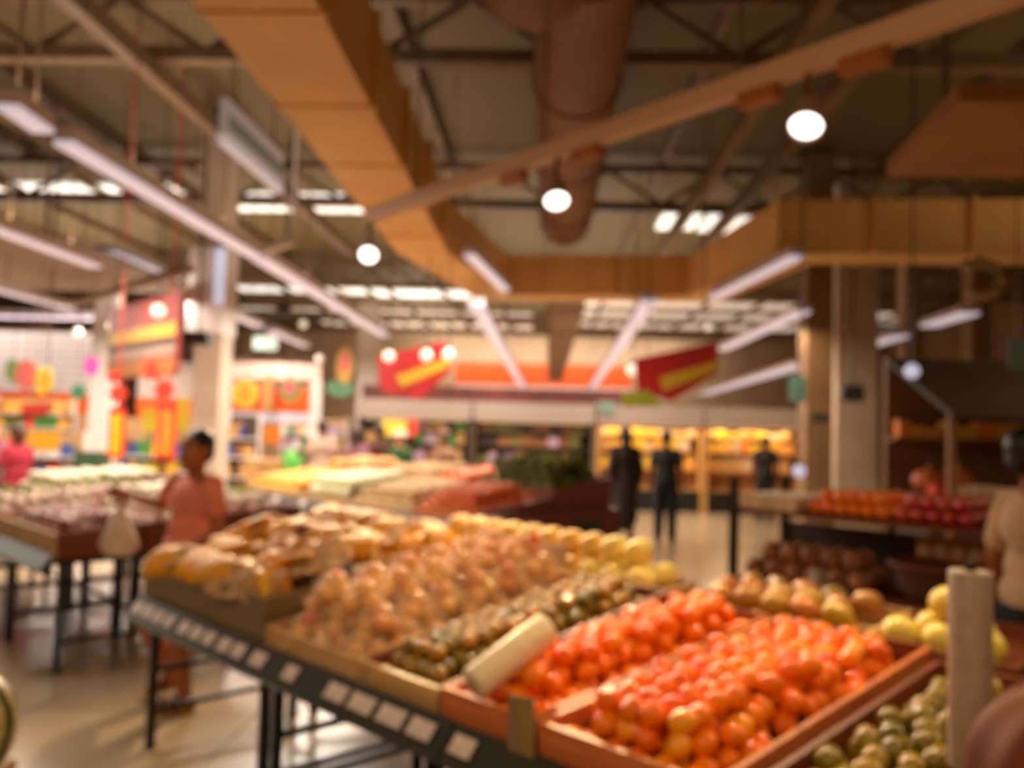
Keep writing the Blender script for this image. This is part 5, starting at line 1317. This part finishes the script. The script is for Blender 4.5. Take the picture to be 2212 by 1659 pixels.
# gondola shelves with goods
def gondola(xa, xb, Y, top, label, mat=None):
    a, b = PY(xa, 950, Y), PY(xb, 950, Y)
    t = thing('gondola_shelf', label, 'shelf', ((a.x + b.x) / 2, Y, 0)); hw = (b.x - a.x) / 2
    bm = nb(); box(bm, -hw, hw, .42, .46, 0, top); obj('back_panel', bm, mat or m_card, t)
    zs = [.12 + i * .38 for i in range(int((top - .1) / .38))]
    for z in zs:
        bm = nb(); box(bm, -hw, hw, 0, .42, z - .03, z, bev=.004); obj('shelf', bm, m_white, t)
    for x in (-hw, hw):
        bm = nb(); box(bm, x - .02, x + .02, .36, .47, 0, top + .03); obj('upright', bm, m_white, t)
    return a.x, b.x, zs
GL = [(-40, 158, 15.0, 1.3, ('white', 'blue', 'red', 'white', 'pink', 'mauve'), 'on the gondola at the far left edge', 'low gondola of white, blue and red packs at the far left'),
      (238, 402, 16.5, 1.6, ('blue', 'yellow', 'green', 'brown', 'dark', 'blue'), 'on the gondola behind the red banners', 'gondola of blue and yellow packs behind the red banners'),
      (-30, 140, 22.0, 2.0, ('yellow', 'green', 'red', 'gold', 'brown'), 'on the tall gondola behind the person in crimson', 'tall gondola of yellow and green packs at the far left'),
      (478, 545, 17.0, 1.7, ('dark', 'brown', 'blue', 'dark', 'tan'), 'on the dark gondola right of the cream column', 'dark gondola just right of the cream column'),
      (600, 740, 24.0, 1.7, ('white', 'mauve', 'yellow', 'green', 'tan'), 'on the gondola beyond the white gantry', 'pale gondola beyond the white gantry post')]
for xa, xb, Y, top, kinds, nm, lab in GL:
    x0, x1, zs = gondola(xa, xb, Y, top, lab, m_cabd if 'dark' in lab else None)
    for i, z in enumerate(zs):
        if z < .3 and Y > 20: continue
        nmz = ['lowest', 'second', 'third', 'fourth', 'fifth'][i]
        stock(x0 + .04, x1 - .04, Y + .2, z, .2, .30, kinds, 'packet on the %s shelf %s' % (nmz, nm), 'packets on the %s shelf %s' % (nmz, nm), .22, (.12, .22))
def placard(xa, ya, xb, yb, Y, mat, label, post=False, hang=False):
    a, b = PY(xa, ya, Y), PY(xb, yb, Y); cx = (a.x + b.x) / 2
    t = thing('placard', label, 'placard', (cx, Y, 0)); hw = (b.x - a.x) / 2
    bm = nb(); box(bm, -hw, hw, 0, .02, b.z, a.z, bev=.003); obj('card', bm, mat, t)
    if post: bm = nb(); box(bm, -.015, .015, .005, .02, 0.0, b.z); obj('post', bm, m_steel, t)
    if hang: bm = nb(); box(bm, -.006, .006, .005, .015, a.z, 6.66); obj('cord', bm, m_steel, t)
m_yp = M('yellow_placard', (216, 196, 50), .5); 
placard(309, 884, 344, 932, 13.6, m_yp, 'yellow placard between the two red banners', True)
placard(386, 858, 403, 932, 14.6, m_yp, 'yellow placard at the left side of the cream column', True)
placard(300, 1002, 338, 1031, 9.6, m_yp, 'small yellow card low in front of the gondola, left of the woman', True)
placard(160, 974, 236, 1040, 11.5, M('dark_green_board', (46, 74, 44), .5, (70, 96, 66), 12), 'dark green board standing behind the left vegetables', True)
placard(60, 930, 128, 975, 13.8, M('gold_placard', (214, 158, 36), .5), 'gold placard behind the person in crimson', True)
placard(46, 872, 102, 896, 14.2, M('red_placard', (186, 44, 38), .5), 'red placard above the gold one at far left', False, True)
placard(74, 898, 122, 925, 14.3, M('green_placard', (60, 130, 58), .5), 'green placard above the gold one at far left', False, True)
placard(156, 832, 182, 862, 17.0, M('teal_placard', (50, 120, 88), .5), 'small teal card on the orange band at left', False, True)
placard(548, 726, 598, 756, 16.0, M('pale_green_exit_sign', (206, 236, 226), .4, emit=.35), 'small pale green sign hanging right of the tall column', False, True)
placard(572, 920, 604, 958, 14.5, M('orange_placard', (226, 130, 40), .5), 'small orange placard right of the dark gondola', True)
placard(1706, 812, 1742, 868, 15.2, M('teal_sign', (96, 146, 136), .5), 'small teal sign at the left side of the brown column', False, True)
placard(1755, 892, 1792, 912, 15.1, M('dark_green_sign', (52, 58, 40), .5), 'small dark green sign on the brown column', True)
placard(2180, 730, 2215, 800, 9.0, M('dark_green_sign2', (30, 60, 40), .5), 'dark green sign at the right edge above the awning', False, True)
# cartons and a green sack behind the left vegetables
for i in range(2):
    for j in range(3):
        p = PY(556 + i * 34, 1000, 12.0); 
        pack('tan', (p.x, 12.0, .001 + j * .36), 0, (.2, .3, .355), ['tan carton in the left stack behind the yellow fruit', 'tan carton in the right stack behind the yellow fruit'][i] + [', lowest', ', middle', ', topmost'][j], None)
p = PY(627, 990, 12.6); bm = nb(); lathe(bm, [(0, 0), (.17, 0), (.2, .15), (.2, .75), (.16, 1.05), (.05, 1.2), (0, 1.2)], 18); tag(obj('green_sack', bm, M('bright_green_sack', (84, 176, 50), .5, (70, 150, 44), 8), None, True, loc=(p.x, 12.6, 0)), 'tall bright green sack left of the person in pale pink', 'sack')
# speakers
def speaker(px0, py0, px1, py1, Y, label, drop=True):
    a, b = PY(px0, py0, Y), PY(px1, py1, Y); t = thing('speaker', label, 'speaker', ((a.x + b.x) / 2, Y, b.z)); hw = (b.x - a.x) / 2; h_ = a.z - b.z
    bm = nb(); box(bm, -hw, hw, -.12, .12, 0, h_, bev=.012); obj('case', bm, m_blackp, t)
    bm = nb(); box(bm, -hw * .85, hw * .85, -.13, -.118, .03, h_ - .03); obj('grille', bm, m_black, t)
    bm = nb(); box(bm, -.015, .015, -.015, .015, h_, 6.66 - b.z if drop else h_ + .3); obj('bracket', bm, m_black, t)
speaker(402, 716, 454, 746, 13.2, 'black loudspeaker hanging in front of the tall left column')
speaker(484, 734, 503, 760, 16.0, 'small black loudspeaker just right of the tall left column')
speaker(602, 662, 626, 678, 15.0, 'tiny black loudspeaker above the small pale green sign')
speaker(1818, 832, 1862, 868, 15.6, 'black screen unit in front of the broad pinkish column')
# ------------------------------------------------------------------ market stall at right
t = thing('market_stall', 'brown stall with a dark sloping awning at right', 'stall', (0, 0, 0))
x0, x1 = 3.78, 7.5
m_awn = M('dark_awning_cloth', (62, 46, 28), .7, (50, 36, 22), 2)
m_stl = M('brown_stall_board', (140, 94, 50), .6, (124, 82, 44), 2)
bm = nb(); box(bm, x0, x1, 10.0, 10.08, 0, 2.5); obj('back_panel', bm, m_stl, t)
bm = nb(); prism(bm, [(10.0, 2.50), (8.4, 1.86), (8.4, 1.81), (10.0, 2.44)], x0, x1, 'x'); obj('awning', bm, m_awn, t)
for x in (x0 + .03, 5.6):
    bm = nb(); box(bm, x - .03, x + .03, 8.45, 8.51, 0, 1.83); obj('post', bm, m_stl, t)
bm = nb(); box(bm, x0, x1, 8.9, 9.7, 0, 1.0, bev=.01); obj('counter', bm, M('dark_brown_board', (62, 40, 22), .6), t)
bm = nb(); box(bm, x0 - .02, x1, 8.86, 9.74, 1.0, 1.04, bev=.004); obj('counter_top', bm, m_wood_d, t)
bm = nb(); box(bm, x0, x1, 9.75, 10.0, 1.58, 1.61); obj('upper_shelf', bm, m_stl, t)
stock(x0 + .05, 5.4, 9.86, 1.61, .12, .20, ('gold', 'yellow', 'orange', 'gold'), 'yellow or orange pack on the shelf under the awning', 'packs under the awning', .16, (.12, .2))
stock(x0 + .1, 5.2, 9.1, 1.04, .08, .14, ('tan', 'brown', 'cream', 'red'), 'low box on the stall counter at right', 'boxes on the stall counter', .2, (.16, .3))
for px_, py_, r, lab in ((2006, 1000, .16, 'orange brown pumpkin on the stall counter at left'), (2068, 995, .17, 'orange brown pumpkin on the stall counter at right')):
    p = PY(px_, py_, 9.45); o = put('pumpkin', fruit_mesh('pumpkin', r, .85, .14, 9, .04, M('pumpkin_skin', (196, 96, 40), .45, (170, 78, 32), 6), 54), None, None, (p.x, 9.45, 1.04 + r * .77)); tag(o, lab, 'pumpkin')
    bm = nb(); tube(bm, [Vector((0, 0, r * .68)), Vector((0, 0, r * .95)), Vector((.02, 0, r * 1.1))], [.025, .018, .02], 8); obj('stem', bm, m_crown, o)
# small bare bulbs seen as soft discs
m_bl = M('bare_bulb', (255, 240, 220), .3, emit=.85); m_blb = M('cool_bulb', (206, 208, 232), .3, emit=.8)
def bulb(px_, py_, Y, label, r=.085, m=None):
    p = PY(px_, py_, Y); t = thing('hanging_bulb', label, 'lamp', p)
    bm = nb(); lathe(bm, [(0, -r), (r * .6, -r * .8), (r, -.1 * r), (r * .85, r * .5), (r * .35, r), (0, r)], 16); obj('globe', bm, m or m_bl, t, True)
    bm = nb(); lathe(bm, [(0, r), (r * .35, r), (r * .35, r * 1.5), (0, r * 1.5)], 12); obj('socket', bm, m_blackp, t)
    bm = nb(); box(bm, -.006, .006, -.006, .006, r * 1.5, 6.66 - p.z); obj('cord', bm, m_black, t)
for q in ((840, 770, 12.4, 'hanging bulb in front of the left red sign, leftmost of three'), (921, 768, 12.4, 'hanging bulb in front of the left red sign, middle of three'), (968, 766, 12.4, 'hanging bulb in front of the left red sign, rightmost of three'),
          (342, 672, 10.6, 'bulb in front of the large red and yellow sign at left'), (1366, 800, 13.5, 'bulb at the left edge of the second red sign'), (655, 700, 19.0, 'bulb among the lamps right of the small pale sign'),
          (240, 705, 16.0, 'bulb left of the large red and yellow sign'), (168, 718, 17.0, 'bulb by the top of the slim white column'), (690, 775, 20.0, 'bulb above the white gantry post'), (1528, 706, 20.0, 'bulb above the right end of the second red sign')): bulb(*q)
bulb(1970, 802, 8.3, 'small bluish bulb in front of the dark awning', .07, m_blb)
bulb(1727, 1018, 8.0, 'small bluish white bulb low beside the brown column', .06, m_blb)
